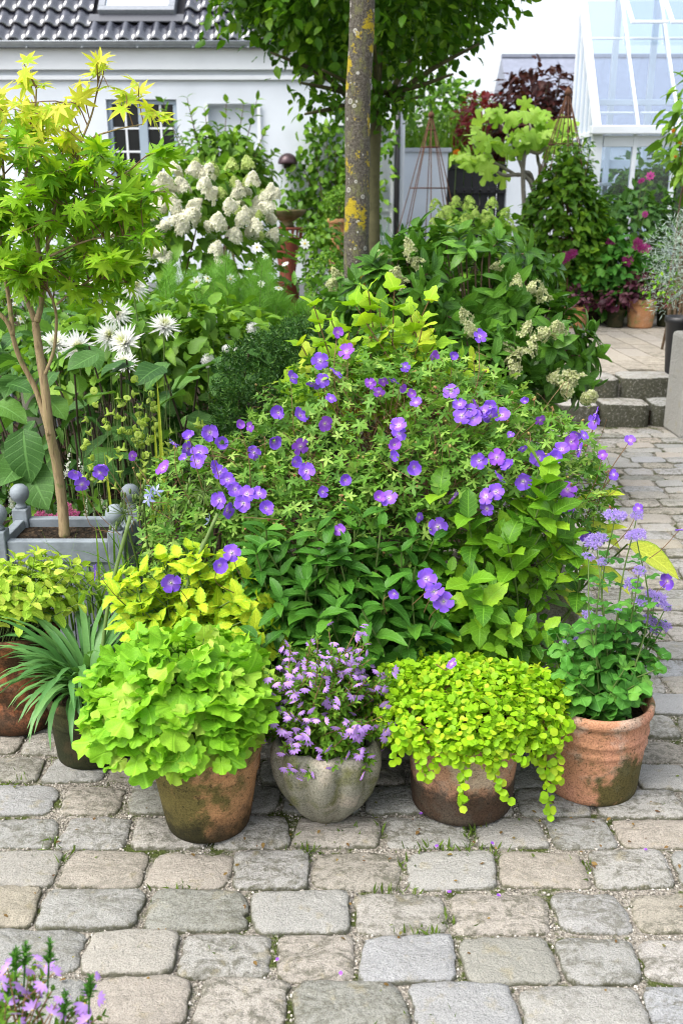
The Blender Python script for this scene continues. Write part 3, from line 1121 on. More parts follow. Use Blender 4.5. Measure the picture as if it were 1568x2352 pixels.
# neighbour's slate roof beyond the gate
nb_ = thing('neighbour_house', (9.3, 31, 0), 'grey slate roofed house standing far behind the greenhouse', 'house')
a, b = at(1202, 118, 31), at(1420, 118, 31)
part(nb_, 'wall', box(a[0] - 0.2, b[0] + 3, 30.2, 37, 0, 3.2), LIMEWASH, False)
SLATE = plain('slate', (0.20, 0.22, 0.28), 0.55, 0.4, vary=0.18, scale=6, bump=0.2, bscale=20)
rv = [(a[0] - 0.3, 30.0, 3.15), (b[0] + 3.1, 30.0, 3.15), (b[0] + 3.1, 33.3, a[2] + 0.15), (a[0] - 0.3, 33.3, a[2] + 0.15), (b[0] + 3.1, 36.8, 3.15), (a[0] - 0.3, 36.8, 3.15)]
part(nb_, 'roof', geo(rv, [(0, 1, 2, 3), (3, 2, 4, 5), (0, 3, 5)]), SLATE, False)
part(nb_, 'ridge', box(a[0] - 0.3, b[0] + 3.1, 33.2, 33.4, a[2] + 0.12, a[2] + 0.22), SLATE, False)

# ================================================================== planting kit
UP = np.array([0, 0, 1.0])


def ell(px0, px1, py0, py1, Y, depth):
    """ellipsoid that covers that part of the picture at distance Y"""
    c = at((px0 + px1) / 2, (py0 + py1) / 2, Y)
    k = ppm(Y, c[2])
    return c, np.array([(px1 - px0) / 2 / k, depth, (py1 - py0) / 2 / k / 0.93])


def shell(n, c, r, lo=0.7, hi=1.0, zlo=-0.6, clump=0):
    d = nrm(rnd(n * 2))
    d = d[d[:, 2] > zlo][:n]
    while len(d) < n:
        e = nrm(rnd(n))
        d = np.vstack([d, e[e[:, 2] > zlo]])[:n]
    f = lo + (hi - lo) * rng.random(n) ** 0.6
    if clump:
        cl = nrm(rnd(clump))
        w = np.max(d @ cl.T, axis=1)
        f = f * (0.80 + 0.26 * np.clip((w - 0.75) / 0.25, 0, 1))
    pos = c + d * r * f[:, None]
    return pos, nrm(d / r)


def lay(pos, out, size, droop=0.3, jit=0.45, face=0.6, outd=1.0):
    """leaves on a mound: blades face up and outward, tips point outward and hang a little"""
    n = len(pos)
    nz = nrm(out * face + UP * 0.75 + rnd(n, jit * 0.6))
    h = out.copy()
    h[:, 2] *= 0.3
    d = nrm(h * outd + rnd(n, jit) - UP * droop)
    return frames(pos, d, nz, size)


def strap(L, W, t0, t1, n=7, fold=0.3):
    """a strap leaf that rises at angle t0 and arches over to t1"""
    th = np.linspace(t0, t1, n + 1)
    y = np.concatenate([[0], np.cumsum(np.cos(th[:-1]))]) * L / n
    z = np.concatenate([[0], np.cumsum(np.sin(th[:-1]))]) * L / n
    V, UV = [], []
    for i in range(n + 1):
        v = i / n
        w = W / 2 * (1 - 0.15 * v) * min(1.0, (1 - v) * 4 + 0.03)
        lift = fold * w
        V += [(-w, y[i], z[i] + lift), (0, y[i], z[i]), (w, y[i], z[i] + lift)]
        UV += [(0, v), (0.5, v), (1, v)]
    F = [(3 * i + j, 3 * i + j + 1, 3 * i + j + 4, 3 * i + j + 3) for i in range(n) for j in (0, 1)]
    return geo(V, F, UV)


def stem_curve(b, t, bow=0.08, n=7):
    b, t = np.asarray(b, float), np.asarray(t, float)
    m = (b + t) / 2 + np.append(rng.normal(size=2) * bow * np.linalg.norm(t - b), 0) + UP * 0.06 * np.linalg.norm(t - b)
    return curve([b, m, t], n)


def along(stem, nodes, size, per=2, start=0.3, ang=1.0, top=0.55, jit=0.25, droop=0.15, grow=None):
    """leaf matrices in pairs or whorls along a stem"""
    P, D, Nn, S = [], [], [], []
    m = len(stem)
    tan = nrm(np.gradient(stem, axis=0))
    a0 = U(0, 6.28)
    for k, t in enumerate(np.linspace(start, 1.0, nodes)):
        i = min(m - 1, t * (m - 1))
        p = stem[int(i)] + (stem[min(m - 1, int(i) + 1)] - stem[int(i)]) * (i - int(i))
        T = tan[int(i)]
        x = nrm(np.cross(T, [0.3, 0.9, 0.1]))
        y = np.cross(T, x)
        s = size * (1 - (1 - top) * max(0, (t - 0.55) / 0.45)) * U(0.82, 1.12)
        for q in range(per):
            a = a0 + k * PI / per * 1.0 + q * 2 * PI / per + rng.normal() * jit
            rad = math.cos(a) * x + math.sin(a) * y
            e = ang * (1.0 if t < 0.9 else 0.65)
            d = nrm(T * math.cos(e) + rad * math.sin(e) - UP * droop)
            P.append(p)
            D.append(d)
            Nn.append(nrm(T * 0.8 + UP * 0.5 + rng.normal(size=3) * 0.15 - rad * 0.2))
            S.append(s)
    return frames(np.array(P), np.array(D), np.array(Nn), np.array(S))


def stems_geo(cs, r0, r1, ns=5):
    return merge([tube(c, np.linspace(r0, r1, len(c)), ns, False) for c in cs])


def stems_part(root, cs, r0, r1, mat, name='stems', ns=5):
    return part(root, name, stems_geo(cs, r0, r1, ns), mat, kind='stuff')


def pot(name, label, c, prof, mat, soil_z, soil_r, ns=44, rfun=None, wob=0.004):
    """a thrown pot: outer profile, rim, inner wall; soil is its own part"""
    t = thing(name, (c[0], c[1], c[2] if len(c) > 2 else 0), label, 'plant pot')
    base = np.array(t.location)
    part(t, 'body', lathe(prof, ns, base, rfun, wob), mat)
    part(t, 'soil', disc(soil_r, soil_z, base, 28, 0.01, 0.004), SOIL)
    return t


def rim_profile(rb, rt, h, lip=0.012, liph=0.035, th=0.014, rings=()):
    P = [(0.001, 0.0), (rb * 0.9, 0.0), (rb, 0.006)]
    hz = h - liph
    n = 14
    for k in range(1, n + 1):
        z = 0.006 + (hz - 0.006) * k / n
        r = rb + (rt - lip - rb) * (z / hz) ** 0.9
        P.append((r, z))
    for rz in rings:
        i = min(range(len(P)), key=lambda q: abs(P[q][1] - rz * h))
        r, z = P[i]
        P[i] = (r + 0.0045, z)
        P.insert(i, (r, z - 0.006))
        P.insert(i + 2, (r + 0.0005, z + 0.007))
    P += [(rt - lip * 0.2, hz + 0.004), (rt, hz + 0.012), (rt, h - 0.008), (rt - 0.005, h), (rt - th * 0.8, h + 0.001), (rt - th * 1.2, h - 0.008), (rt - th * 1.5 - lip * 0.5, hz), (rb, h * 0.35)]
    return P


def floret(k=4, r=1.0, w=0.75, cup=0.2):
    gs = []
    for q in range(k):
        b = blade(r, w * r, 0.8, 0.45, 2, 0.1, -cup * 0.3)
        a = q * 2 * PI / k
        R = np.eye(4)
        R[:2, :2] = [[math.cos(a), -math.sin(a)], [math.sin(a), math.cos(a)]]
        gs.append(tform(b, R))
    return merge(gs)


def panicle(n=60, L=1.0, R=0.42, fs=0.16, blunt=0.7):
    """hydrangea head: a cone of four-petalled florets, base at the origin, tip along +Y"""
    f = floret(4)
    t = rng.random(n) ** 0.85
    a = U(0, 6.28, n)
    rad = R * (1 - t) ** blunt * U(0.75, 1.05, n)
    pos = np.stack([rad * np.cos(a), t * L, rad * np.sin(a)], -1)
    out = nrm(np.stack([np.cos(a), 0.15 + 0.9 * t, np.sin(a)], -1) + rnd(n, 0.25))
    d = nrm(np.cross(out, rnd(n)))
    return instances([f], np.zeros(n, int), frames(pos, d, out, fs * U(0.8, 1.2, n)))


def dahlia(n=90, spiky=True):
    """a double bloom that faces +Z"""
    gs = []
    for k in range(n):
        f = (k + 0.5) / n
        a = k * 2.39996
        if spiky:
            el = math.radians(85 - 95 * f)
            L, W = 0.55 + 0.5 * f, 0.17
            p = blade(L, W, 0.35, 0.9, 3, 0.9, -0.10)
        else:
            el = math.radians(88 - 150 * f)
            L, W = 0.36, 0.30
            p = blade(L, W, 0.7, 0.35, 2, 1.2, -0.25)
        d = np.array([math.cos(a) * math.cos(el), math.sin(a) * math.cos(el), math.sin(el)]) + rng.normal(size=3) * 0.07
        up = np.array([-math.cos(a) * math.sin(el), -math.sin(a) * math.sin(el), math.cos(el)])
        o = np.array([0, 0, 0.0]) if spiky else d * 0.6
        gs.append(tform(p, frames(o, d, up, 1.0)[0]))
        gs[-1].uv[:, 1] = f if spiky else 0.4 + 0.6 * gs[-1].uv[:, 1]
    if not spiky:
        gs.append(ball(0.62, (0, 0, 0), 12, 8))
        gs[-1].uv[:, 1] = 0.6
    return merge(gs)


def cranesbill(lo=0.0, hi=0.35):
    """five broad rounded petals round a pale eye, facing +Z"""
    gs = []
    for q in range(5):
        p = blade(1.0, 0.86, 0.85, 0.25, 6, 0.10, U(-0.12, 0.10), cols=2, wave=0.07)
        a = q * 2 * PI / 5 + rng.normal() * 0.06
        R = np.eye(4)
        R[:2, :2] = [[math.cos(a), -math.sin(a)], [math.sin(a), math.cos(a)]]
        R[:3, :3] = R[:3, :3] @ np.array(Matrix.Rotation(U(lo, hi), 3, 'X'))
        R[2, 3] = 0.01 * (q % 2)
        gs.append(tform(p, R))
    c = setm(ball(0.085, (0, 0, 0.07), 6, 4), 1)
    st = [setm(tube([(0, 0, 0.03), (0.16 * math.cos(t), 0.16 * math.sin(t), 0.17)], 0.015, 3), 2) for t in np.arange(6) * 1.05]
    return merge(gs + [c] + st)


def simple_flower(k, w=0.5, cup=0.1, half=False, heart=0.12):
    gs = []
    for q in range(k):
        p = blade(1.0, w, 0.7, 0.4, 3, 0.15, cup)
        a = (q * 2 * PI / k) if not half else (-1.1 + 2.2 * q / (k - 1))
        R = np.eye(4)
        R[:2, :2] = [[math.cos(a), -math.sin(a)], [math.sin(a), math.cos(a)]]
        gs.append(tform(p, R))
    gs.append(setm(ball(heart, (0, 0, 0.03), 6, 4), 1))
    return merge(gs)


def fluffy():
    """ageratum head: a flat cluster of thread tufts, facing +Z"""
    gs = []
    fl = needle(0.075, 0.0)
    P, D = [], []
    for k in range(22):
        r = 0.88 * math.sqrt((k + 0.3) / 22)
        a = k * 2.4
        c = np.array([r * math.cos(a), r * math.sin(a), 0.25 * (1 - r * r) + U(-0.06, 0.06)])
        for q in range(44):
            d = nrm(rng.normal(size=3) + np.array([0, 0, 0.9]))
            P.append(c)
            D.append(d)
    P, D = np.array(P), np.array(D)
    g = instances([fl], np.zeros(len(P), int), frames(P, D, rnd(len(P)), U(0.22, 0.36, len(P))))
    b = [ball(0.11, P[i * 44] - np.array([0, 0, 0.03]), 7, 4) for i in range(22)]
    return merge([g] + b)


def face(pos, n, size, spin=None):
    """matrices for flowers that face n"""
    n = nrm(np.atleast_2d(n))
    d = np.cross(n, nrm(rnd(len(n))))
    return frames(pos, d, n, size)


def tocam(p):
    return nrm(np.array([0, 0, CAM_H]) - p)


def hit(px, py, els, miss):
    """first point on a set of ellipsoids along the sight line, or the point at distance miss"""
    o = np.array([0, 0, CAM_H])
    d = nrm(at(px, py, 3.0) - o)
    best = None
    for c, r in els:
        oo, dd = (o - c) / r, d / r
        A, B, C = dd @ dd, 2 * oo @ dd, oo @ oo - 1
        D = B * B - 4 * A * C
        if D > 0:
            t = (-B - math.sqrt(D)) / (2 * A)
            if best is None or t < best:
                best = t
    if best is None:
        return at(px, py, miss), False
    return o + d * best, True


# ------------------------------------------------------------------ plant materials
STEMG = plain('green_stem', (0.10, 0.16, 0.035), 0.6, vary=0.2)
STEMR = plain('reddish_stem', (0.20, 0.11, 0.05), 0.6, vary=0.3)
STEMB = plain('brown_twig', (0.10, 0.065, 0.035), 0.7, vary=0.3)
STEMD = plain('dark_stem', (0.05, 0.035, 0.02), 0.7, vary=0.3)
L_LIME = leafmat('lime_leaf', (0.15, 0.38, 0.018), (0.26, 0.52, 0.028), (0.40, 0.56, 0.08), trans=0.30, rough=0.5, vein=0.25)
L_JENNY = leafmat('golden_round_leaf', (0.20, 0.42, 0.012), (0.33, 0.57, 0.016), (0.46, 0.58, 0.03), trans=0.3, rough=0.45)
L_BALM = leafmat('yellow_green_leaf', (0.26, 0.45, 0.04), (0.42, 0.58, 0.06), (0.54, 0.60, 0.10), trans=0.3, rough=0.55, vein=0.3)
L_GOLD = leafmat('gold_leaf_green_edge', (0.36, 0.52, 0.02), (0.50, 0.60, 0.03), trans=0.3, rough=0.5, vein=0.3, edge=(0.20, 0.40, 0.025), edge_at=0.85)
L_STRAP = leafmat('strap_leaf', (0.065, 0.18, 0.045), (0.13, 0.28, 0.08), trans=0.2, rough=0.35, blotch=0.1)
L_DARK = leafmat('dark_toothed_leaf', (0.025, 0.10, 0.010), (0.060, 0.19, 0.018), (0.11, 0.28, 0.028), trans=0.25, rough=0.42, vein=0.4)
L_PHIL = leafmat('fresh_green_leaf', (0.05, 0.16, 0.012), (0.15, 0.34, 0.018), (0.30, 0.52, 0.03), trans=0.35, rough=0.38, vein=0.35)
L_GER = leafmat('cranesbill_leaf', (0.065, 0.175, 0.022), (0.16, 0.33, 0.042), (0.33, 0.49, 0.10), trans=0.3, rough=0.5)
L_PHYS = leafmat('golden_lobed_leaf', (0.24, 0.46, 0.02), (0.38, 0.58, 0.03), (0.52, 0.56, 0.05), trans=0.35, rough=0.45, vein=0.2)
L_MAPLE = leafmat('maple_green_leaf', (0.12, 0.30, 0.012), (0.24, 0.45, 0.016), (0.36, 0.54, 0.03), trans=0.42, rough=0.45, vein=0.15)
L_MAPLEY = leafmat('maple_yellow_leaf', (0.34, 0.54, 0.025), (0.50, 0.64, 0.04), (0.60, 0.60, 0.07), trans=0.42, rough=0.45, vein=0.15, tip=(0.56, 0.50, 0.06))
L_BIG = leafmat('large_dull_leaf', (0.035, 0.105, 0.022), (0.075, 0.18, 0.035), (0.12, 0.26, 0.04), trans=0.28, rough=0.5, vein=0.45)
L_HYD = leafmat('glossy_hydrangea_leaf', (0.035, 0.11, 0.012), (0.075, 0.19, 0.02), (0.12, 0.28, 0.03), trans=0.25, rough=0.3, vein=0.45)
L_MID = leafmat('mid_green_leaf', (0.07, 0.17, 0.015), (0.14, 0.29, 0.028), (0.22, 0.38, 0.04), trans=0.33, rough=0.45)
L_TREE = leafmat('tree_leaf', (0.035, 0.11, 0.008), (0.085, 0.21, 0.012), (0.20, 0.37, 0.03), trans=0.38, rough=0.4)
L_FEATH = leafmat('feathery_green', (0.07, 0.20, 0.02), (0.14, 0.32, 0.035), trans=0.35, rough=0.5, blotch=0)
L_YEW = leafmat('yew_needle', (0.015, 0.055, 0.010), (0.04, 0.115, 0.018), (0.10, 0.20, 0.03), trans=0.15, rough=0.4, blotch=0)
L_SILV = leafmat('silver_leaf', (0.20, 0.27, 0.23), (0.38, 0.45, 0.40), trans=0.15, rough=0.7, blotch=0)
L_BLUEG = leafmat('blue_green_grass', (0.10, 0.19, 0.14), (0.19, 0.30, 0.22), trans=0.2, rough=0.5, blotch=0)
L_PURP = leafmat('purple_leaf', (0.035, 0.010, 0.018), (0.11, 0.025, 0.05), (0.28, 0.16, 0.17), trans=0.25, rough=0.4)
L_COPPER = leafmat('copper_leaf', (0.030, 0.010, 0.010), (0.075, 0.022, 0.018), trans=0.3, rough=0.4)
L_RED = leafmat('wine_red_leaf', (0.13, 0.015, 0.02), (0.26, 0.035, 0.04), trans=0.35, rough=0.45)
L_FIG = leafmat('fig_leaf', (0.26, 0.46, 0.05), (0.40, 0.60, 0.11), trans=0.4, rough=0.5, vein=0.15)
L_HOSTA = leafmat('hosta_leaf', (0.40, 0.50, 0.04), (0.52, 0.58, 0.07), trans=0.3, rough=0.4, vein=0.3, edge=(0.16, 0.32, 0.03), edge_at=1.0)
L_CLIMB = leafmat('climber_leaf', (0.045, 0.13, 0.010), (0.11, 0.25, 0.02), (0.20, 0.36, 0.03), trans=0.3, rough=0.4)

F_GER = petalmat('violet_petal', [(0.0, (0.85, 0.80, 0.90)), (0.16, (0.62, 0.42, 0.85)), (0.36, (0.30, 0.12, 0.76)), (0.75, (0.21, 0.085, 0.70)), (1.0, (0.28, 0.13, 0.80))], vein=0.22, trans=0.25)
F_GERP = petalmat('purple_petal', [(0.0, (0.85, 0.75, 0.88)), (0.16, (0.60, 0.35, 0.75)), (0.38, (0.33, 0.10, 0.66)), (1.0, (0.27, 0.08, 0.62))], vein=0.25, trans=0.25)
PIST = plain('dark_stamen', (0.05, 0.03, 0.08), 0.6)
PALE = plain('pale_heart', (0.62, 0.66, 0.35), 0.6)
F_CREAM = petalmat('cream_petal', [(0.0, (0.62, 0.66, 0.38)), (0.4, (0.84, 0.83, 0.66)), (1.0, (0.90, 0.88, 0.78))], vary=0.08, trans=0.5)
F_LIMEW = petalmat('lime_white_petal', [(0.0, (0.42, 0.56, 0.12)), (1.0, (0.66, 0.76, 0.30))], vary=0.15, trans=0.45)
F_LIMEG = petalmat('lime_green_petal', [(0.0, (0.28, 0.44, 0.06)), (1.0, (0.48, 0.64, 0.16))], vary=0.2, trans=0.45)
F_GREENC = petalmat('greenish_cream_petal', [(0.0, (0.30, 0.38, 0.10)), (0.5, (0.58, 0.62, 0.30)), (1.0, (0.74, 0.74, 0.48))], vary=0.2, trans=0.45)
F_WHITE = petalmat('white_petal', [(0.0, (0.62, 0.66, 0.22)), (0.22, (0.80, 0.82, 0.62)), (0.5, (0.88, 0.88, 0.85)), (1.0, (0.90, 0.90, 0.89))], vary=0.03, trans=0.5)
F_SCAE = petalmat('mauve_petal', [(0.0, (0.80, 0.75, 0.60)), (0.16, (0.56, 0.36, 0.78)), (1.0, (0.42, 0.20, 0.68))], vary=0.15)
F_AGER = petalmat('lavender_thread', [(0.0, (0.36, 0.25, 0.68)), (1.0, (0.56, 0.44, 0.84))], vary=0.12)
F_BELL = petalmat('lime_bell', [(0.0, (0.44, 0.62, 0.08)), (1.0, (0.70, 0.84, 0.20))], vary=0.12, trans=0.5)
F_PINK = petalmat('magenta_petal', [(0.0, (0.45, 0.03, 0.22)), (1.0, (0.62, 0.07, 0.38))], vary=0.2)
F_ROSE = petalmat('rose_petal', [(0.0, (0.60, 0.10, 0.30)), (1.0, (0.75, 0.25, 0.45))], vary=0.2)
F_BLUE = petalmat('pale_blue_petal', [(0.0, (0.50, 0.55, 0.80)), (1.0, (0.38, 0.40, 0.80))], vary=0.1)
F_ORANGE = petalmat('orange_petal', [(0.0, (0.70, 0.20, 0.02)), (1.0, (0.85, 0.36, 0.02))], vary=0.1)
HEART = plain('yellow_heart', (0.65, 0.45, 0.04), 0.7)

OVATE = [blade(1, 0.58, 0.55, 0.85, 5, 0.25, c, 0.06) for c in (0.10, 0.25, 0.40)]
OVATES = [blade(1, 0.58, 0.55, 0.85, 3, 0.25, c) for c in (0.10, 0.30)]
OVATET = [blade(1, 0.62, 0.6, 0.8, 10, 0.30, c, 0.05, 0.09) for c in (0.15, 0.30, 0.45)]
LANCE = [blade(1, 0.33, 0.6, 0.9, 5, 0.35, c, 0.05) for c in (0.15, 0.35, 0.5)]
LANCET = [blade(1, 0.41, 0.65, 0.85, 12, 0.40, c, 0.07, 0.07) for c in (0.15, 0.32, 0.55)]
ROUND = [blade(1, 0.98, 0.42, 0.42, 4, 0.12, c, 0.03) for c in (0.0, 0.2)]
_h = scallops([0.66, 0.85, 0.98, 1.05, 0.98, 0.85, 0.66], 0.82)
HEUCH = [lobed(_h * U(0.93, 1.07, len(_h)), 0.25, cu, ru, 5, 0.55) for cu, ru in ((0.10, 0.16), (-0.12, 0.20), (0.25, 0.14), (-0.25, 0.18))]
MAPLE = [lobed(lobes([0.45, 0.75, 0.97, 1.12, 0.97, 0.75, 0.45], 0.60, v * 0.85), 0.1, cu, 0.03, 3, 0.5, stalk=0.25, droop=dr)
         for v, cu, dr in ((0.42, -0.08, 0.12), (0.38, 0.05, 0.25), (0.45, -0.15, 0.18))]
GERL = [lobed(lobes([0.7, 0.95, 1.0, 0.95, 0.7], valley=0.24), 0.05, cu, 0.10, 4, 0.40) for cu in (0.05, -0.2, 0.2)]
PHYSL = [lobed(lobes([0.55, 0.80, 1.15, 0.80, 0.55], 0.84, 0.66), 0.15, cu, 0.10, 3, 0.55, stalk=0.15, droop=0.15) for cu in (0.05, -0.15)]
FIGL = [lobed(scallops([0.65, 0.95, 1.10, 0.95, 0.65], 0.45), 0.1, cu, 0.05, 3, 0.5, stalk=0.2, droop=0.35) for cu in (-0.1, -0.25)]
CRANES = [cranesbill(), cranesbill(-0.1, 0.2), cranesbill(0.1, 0.5), cranesbill(0.5, 0.85), cranesbill(-0.35, 0.3)]

# ================================================================== front row of pots
TERRA_A = terracotta('clay_rust', (0.40, 0.14, 0.06), (0.20, 0.075, 0.03), (0.040, 0.026, 0.012), 0.40, 0.56, (0.035, 0.020, 0.010), 0.08, 0.06, 1.3, 0.15)
TERRA_B = terracotta('clay_mossy', (0.22, 0.12, 0.06), (0.15, 0.10, 0.05), (0.035, 0.042, 0.012), 0.38, 0.52, (0.015, 0.019, 0.007), 0.145, 0.05, 4.1, 0.1)
TERRA_C = terracotta('clay_green', (0.42, 0.22, 0.10), (0.36, 0.20, 0.09), (0.095, 0.09, 0.024), 0.41, 0.53, (0.014, 0.014, 0.006), 0.07, 0.05, 7.7, 0.12, (-1.3, 0, 0.2))
TERRA_E = terracotta('clay_brown', (0.42, 0.23, 0.14), (0.36, 0.20, 0.12), (0.46, 0.36, 0.26), 0.46, 0.60, (0.014, 0.011, 0.007), 0.105, 0.03, 2.9, 0.6)
TERRA_F = terracotta('clay_red', (0.45, 0.22, 0.14), (0.40, 0.20, 0.11), (0.050, 0.055, 0.012), 0.48, 0.60, (0.03, 0.028, 0.010), -0.015, 0.03, 5.2, 0.55, (1.0, -0.2, -0.5))

CA, CB, CC, CD, CE, CF = (-0.965, 2.57), (-0.70, 2.385), (-0.335, 2.07), (-0.037, 2.115), (0.314, 2.165), (0.668, 2.24)

profA = [(0.001, 0), (0.105, 0), (0.118, 0.012), (0.122, 0.035), (0.114, 0.055), (0.108, 0.062), (0.111, 0.10), (0.115, 0.15), (0.119, 0.153), (0.117, 0.16), (0.120, 0.20),
         (0.123, 0.235), (0.130, 0.243), (0.128, 0.252), (0.134, 0.28), (0.142, 0.298), (0.141, 0.312), (0.130, 0.316), (0.122, 0.305), (0.118, 0.25), (0.1, 0.15)]
pot('terracotta_pot', 'tall rust-orange terracotta pot with stepped foot and rim under yellow-green balm', CA, profA, TERRA_A, 0.28, 0.122)
pot('terracotta_pot', 'dark moss-covered terracotta pot holding the strap-leaved plant', CB, rim_profile(0.100, 0.122, 0.205, 0.008, 0.03, rings=(0.62,)), TERRA_B, 0.175, 0.105)
pot('terracotta_pot', 'green-stained terracotta pot under the lime ruffled leaves', CC, rim_profile(0.102, 0.140, 0.258, 0.006, 0.05, rings=(0.66, 0.72)), TERRA_C, 0.225, 0.118)
pot('terracotta_pot', 'brown terracotta pot with dark sooty foot and trailing golden leaves', CE, rim_profile(0.130, 0.146, 0.26, 0.004, 0.035, rings=(0.70,)), TERRA_E, 0.23, 0.128)
pot('terracotta_pot', 'large reddish terracotta pot with green algae patch and lavender flowers', CF, rim_profile(0.122, 0.146, 0.262, 0.008, 0.030, rings=(0.60, 0.68)), TERRA_F, 0.215, 0.130)

CONC = terracotta('cast_concrete', (0.24, 0.23, 0.18), (0.19, 0.185, 0.14), (0.11, 0.115, 0.04), 0.50, 0.64, (0.09, 0.09, 0.05), 0.01, 0.03, 9.3, 0.4)
profD = [(0.001, 0), (0.062, 0), (0.072, 0.010), (0.098, 0.04), (0.122, 0.08), (0.138, 0.125), (0.144, 0.165), (0.142, 0.195), (0.134, 0.215), (0.122, 0.222), (0.112, 0.212), (0.11, 0.15)]
pot('concrete_pot', 'grey cast concrete bowl lobed like a pumpkin, under mauve fan flowers', CD, profD, CONC, 0.19, 0.112, 96,
    lambda r, z, t: r * (1 - 0.15 * (1 - abs(math.sin(5 * t + 0.35)) ** 0.75) * min(1, z / 0.03 + 0.3)))


def plant(name, c, z, label, cat='plant', group=None):
    return thing(name, (c[0], c[1], z), label, cat, group)


# -- yellow-green balm in the tall pot
t = plant('lemon_balm', CA, 0.28, 'mound of yellow-green oval leaves in the tall rust-orange pot')
c = np.array([CA[0] + 0.055, CA[1] + 0.03, 0.345])
cs, Ms = [], []
for k in range(95):
    a, r = U(0, 6.28), 0.10 * math.sqrt(rng.random())
    o = nrm(np.array([math.cos(a) * U(0.1, 1.1), math.sin(a) * U(0.1, 1.0), U(0.35, 1.1)]))
    s = stem_curve(np.array([CA[0] + r * math.cos(a), CA[1] + r * math.sin(a), 0.28]), c + o * np.array([0.24, 0.20, 0.165]) * U(0.75, 1.02), 0.06, 4)
    cs.append(s)
    Ms.append(along(s, 4, 0.050, 2, 0.45, 1.05, 0.7))
stems_part(t, cs, 0.002, 0.0012, STEMG, ns=4)
pieces(t, 'leaf', OVATET, np.concatenate(Ms), L_BALM, 300)

# -- strap-leaved agapanthus in the mossy pot
t = plant('agapanthus', CB, 0.18, 'arching dark green strap leaves spilling from the mossy pot')
SP = [strap(1, 0.058, a, b) for a, b in ((1.35, -0.7), (1.2, -1.1), (1.45, 0.1), (1.0, -1.2), (1.3, -0.3))]
n = 190
a = U(0, 6.28, n)
p = np.stack([CB[0] + 0.06 * np.cos(a) * rng.random(n), CB[1] + 0.06 * np.sin(a) * rng.random(n), np.full(n, 0.18)], -1)
d = np.stack([np.cos(a), np.sin(a), np.zeros(n)], -1)
pieces(t, 'leaf', SP, frames(p, d, UP + rnd(n, 0.15), U(0.19, 0.36, n)), L_STRAP, 190)
for (x1, y1, x2, y2) in ((228, 1560, 300, 1185), (395, 1480, 500, 1180), (380, 1500, 470, 1240)):
    part(t, 'flower_stalk', tube(curve([at(x1, y1, 2.40), at((x1 + x2) / 2 - 12, (y1 + y2) / 2, 2.45), at(x2, y2, 2.5)], 5), 0.0055, 8), STEMG)

# -- lime heuchera
t = plant('heuchera', CC, 0.23, 'bright lime mound of ruffled lobed leaves in the green-stained pot')
c = np.array([CC[0] - 0.035, CC[1] + 0.01, 0.34])
pos, out = shell(600, c, np.array([0.232, 0.20, 0.17]), 0.66, 1.04, -0.50, 16)
M = lay(pos, out, U(0.022, 0.047, len(pos)), 0.25, 0.6, 0.7)
cs = [stem_curve(np.array([CC[0] + rng.normal() * 0.03, CC[1] + rng.normal() * 0.03, 0.225]), p_, 0.05, 4) for p_ in pos[::3]]
stems_part(t, cs, 0.0018, 0.0012, STEMG, ns=3)
pieces(t, 'leaf', HEUCH, M, L_LIME, 300)

# -- scaevola with mauve fan flowers
SCAE = [simple_flower(5, 0.31, 0.1, True, 0.07) for _ in range(2)]


def scaevola(name, label, c, z, base, R, nst, lf, nfl, zlo=-0.5, spikes=0):
    t = plant(name, base, z, label)
    cs, Ms, tips = [], [], []
    for k in range(nst):
        o = nrm(rng.normal(size=3))
        o[2] = abs(o[2]) * 1.1 + zlo * rng.random() ** 2 * 0.9
        tip = c + o * R * U(0.8, 1.0)
        s = stem_curve(np.array([base[0] + rng.normal() * 0.03, base[1] + rng.normal() * 0.03, z]), tip, 0.10, 5)
        cs.append(s)
        tips.append(tip)
        Ms.append(along(s, 11, lf, 3, 0.35, 0.9, 0.6))
    stems_part(t, cs, 0.002, 0.0012, STEMR, ns=4)
    M = np.concatenate(Ms)
    pieces(t, 'leaf', LANCE[:2] + OVATES[:1], M, L_MID, 250)
    P = []
    for k in range(nfl):
        s = cs[rng.integers(len(cs))]
        P.append(s[-1 - rng.integers(0, 3)] + rng.normal(size=3) * 0.012)
    P = np.array(P)
    out = nrm((P - c) / R + tocam(P) * 0.8 + rnd(len(P), 0.3))
    P = P + out * 0.012
    d = nrm(np.cross(out, np.cross(-UP, out)) + rnd(len(P), 0.7))
    pieces(t, 'flower', SCAE, frames(P, d, out, U(0.012, 0.0185, len(P))), [F_SCAE, HEART], 300, 'flowers')
    return t


scaevola('fan_flower', 'bushy plant with small mauve fan flowers in the lobed concrete bowl', np.array([CD[0], CD[1] + 0.02, 0.285]), 0.19, CD, np.array([0.185, 0.175, 0.20]), 190, 0.028, 420, -0.9)

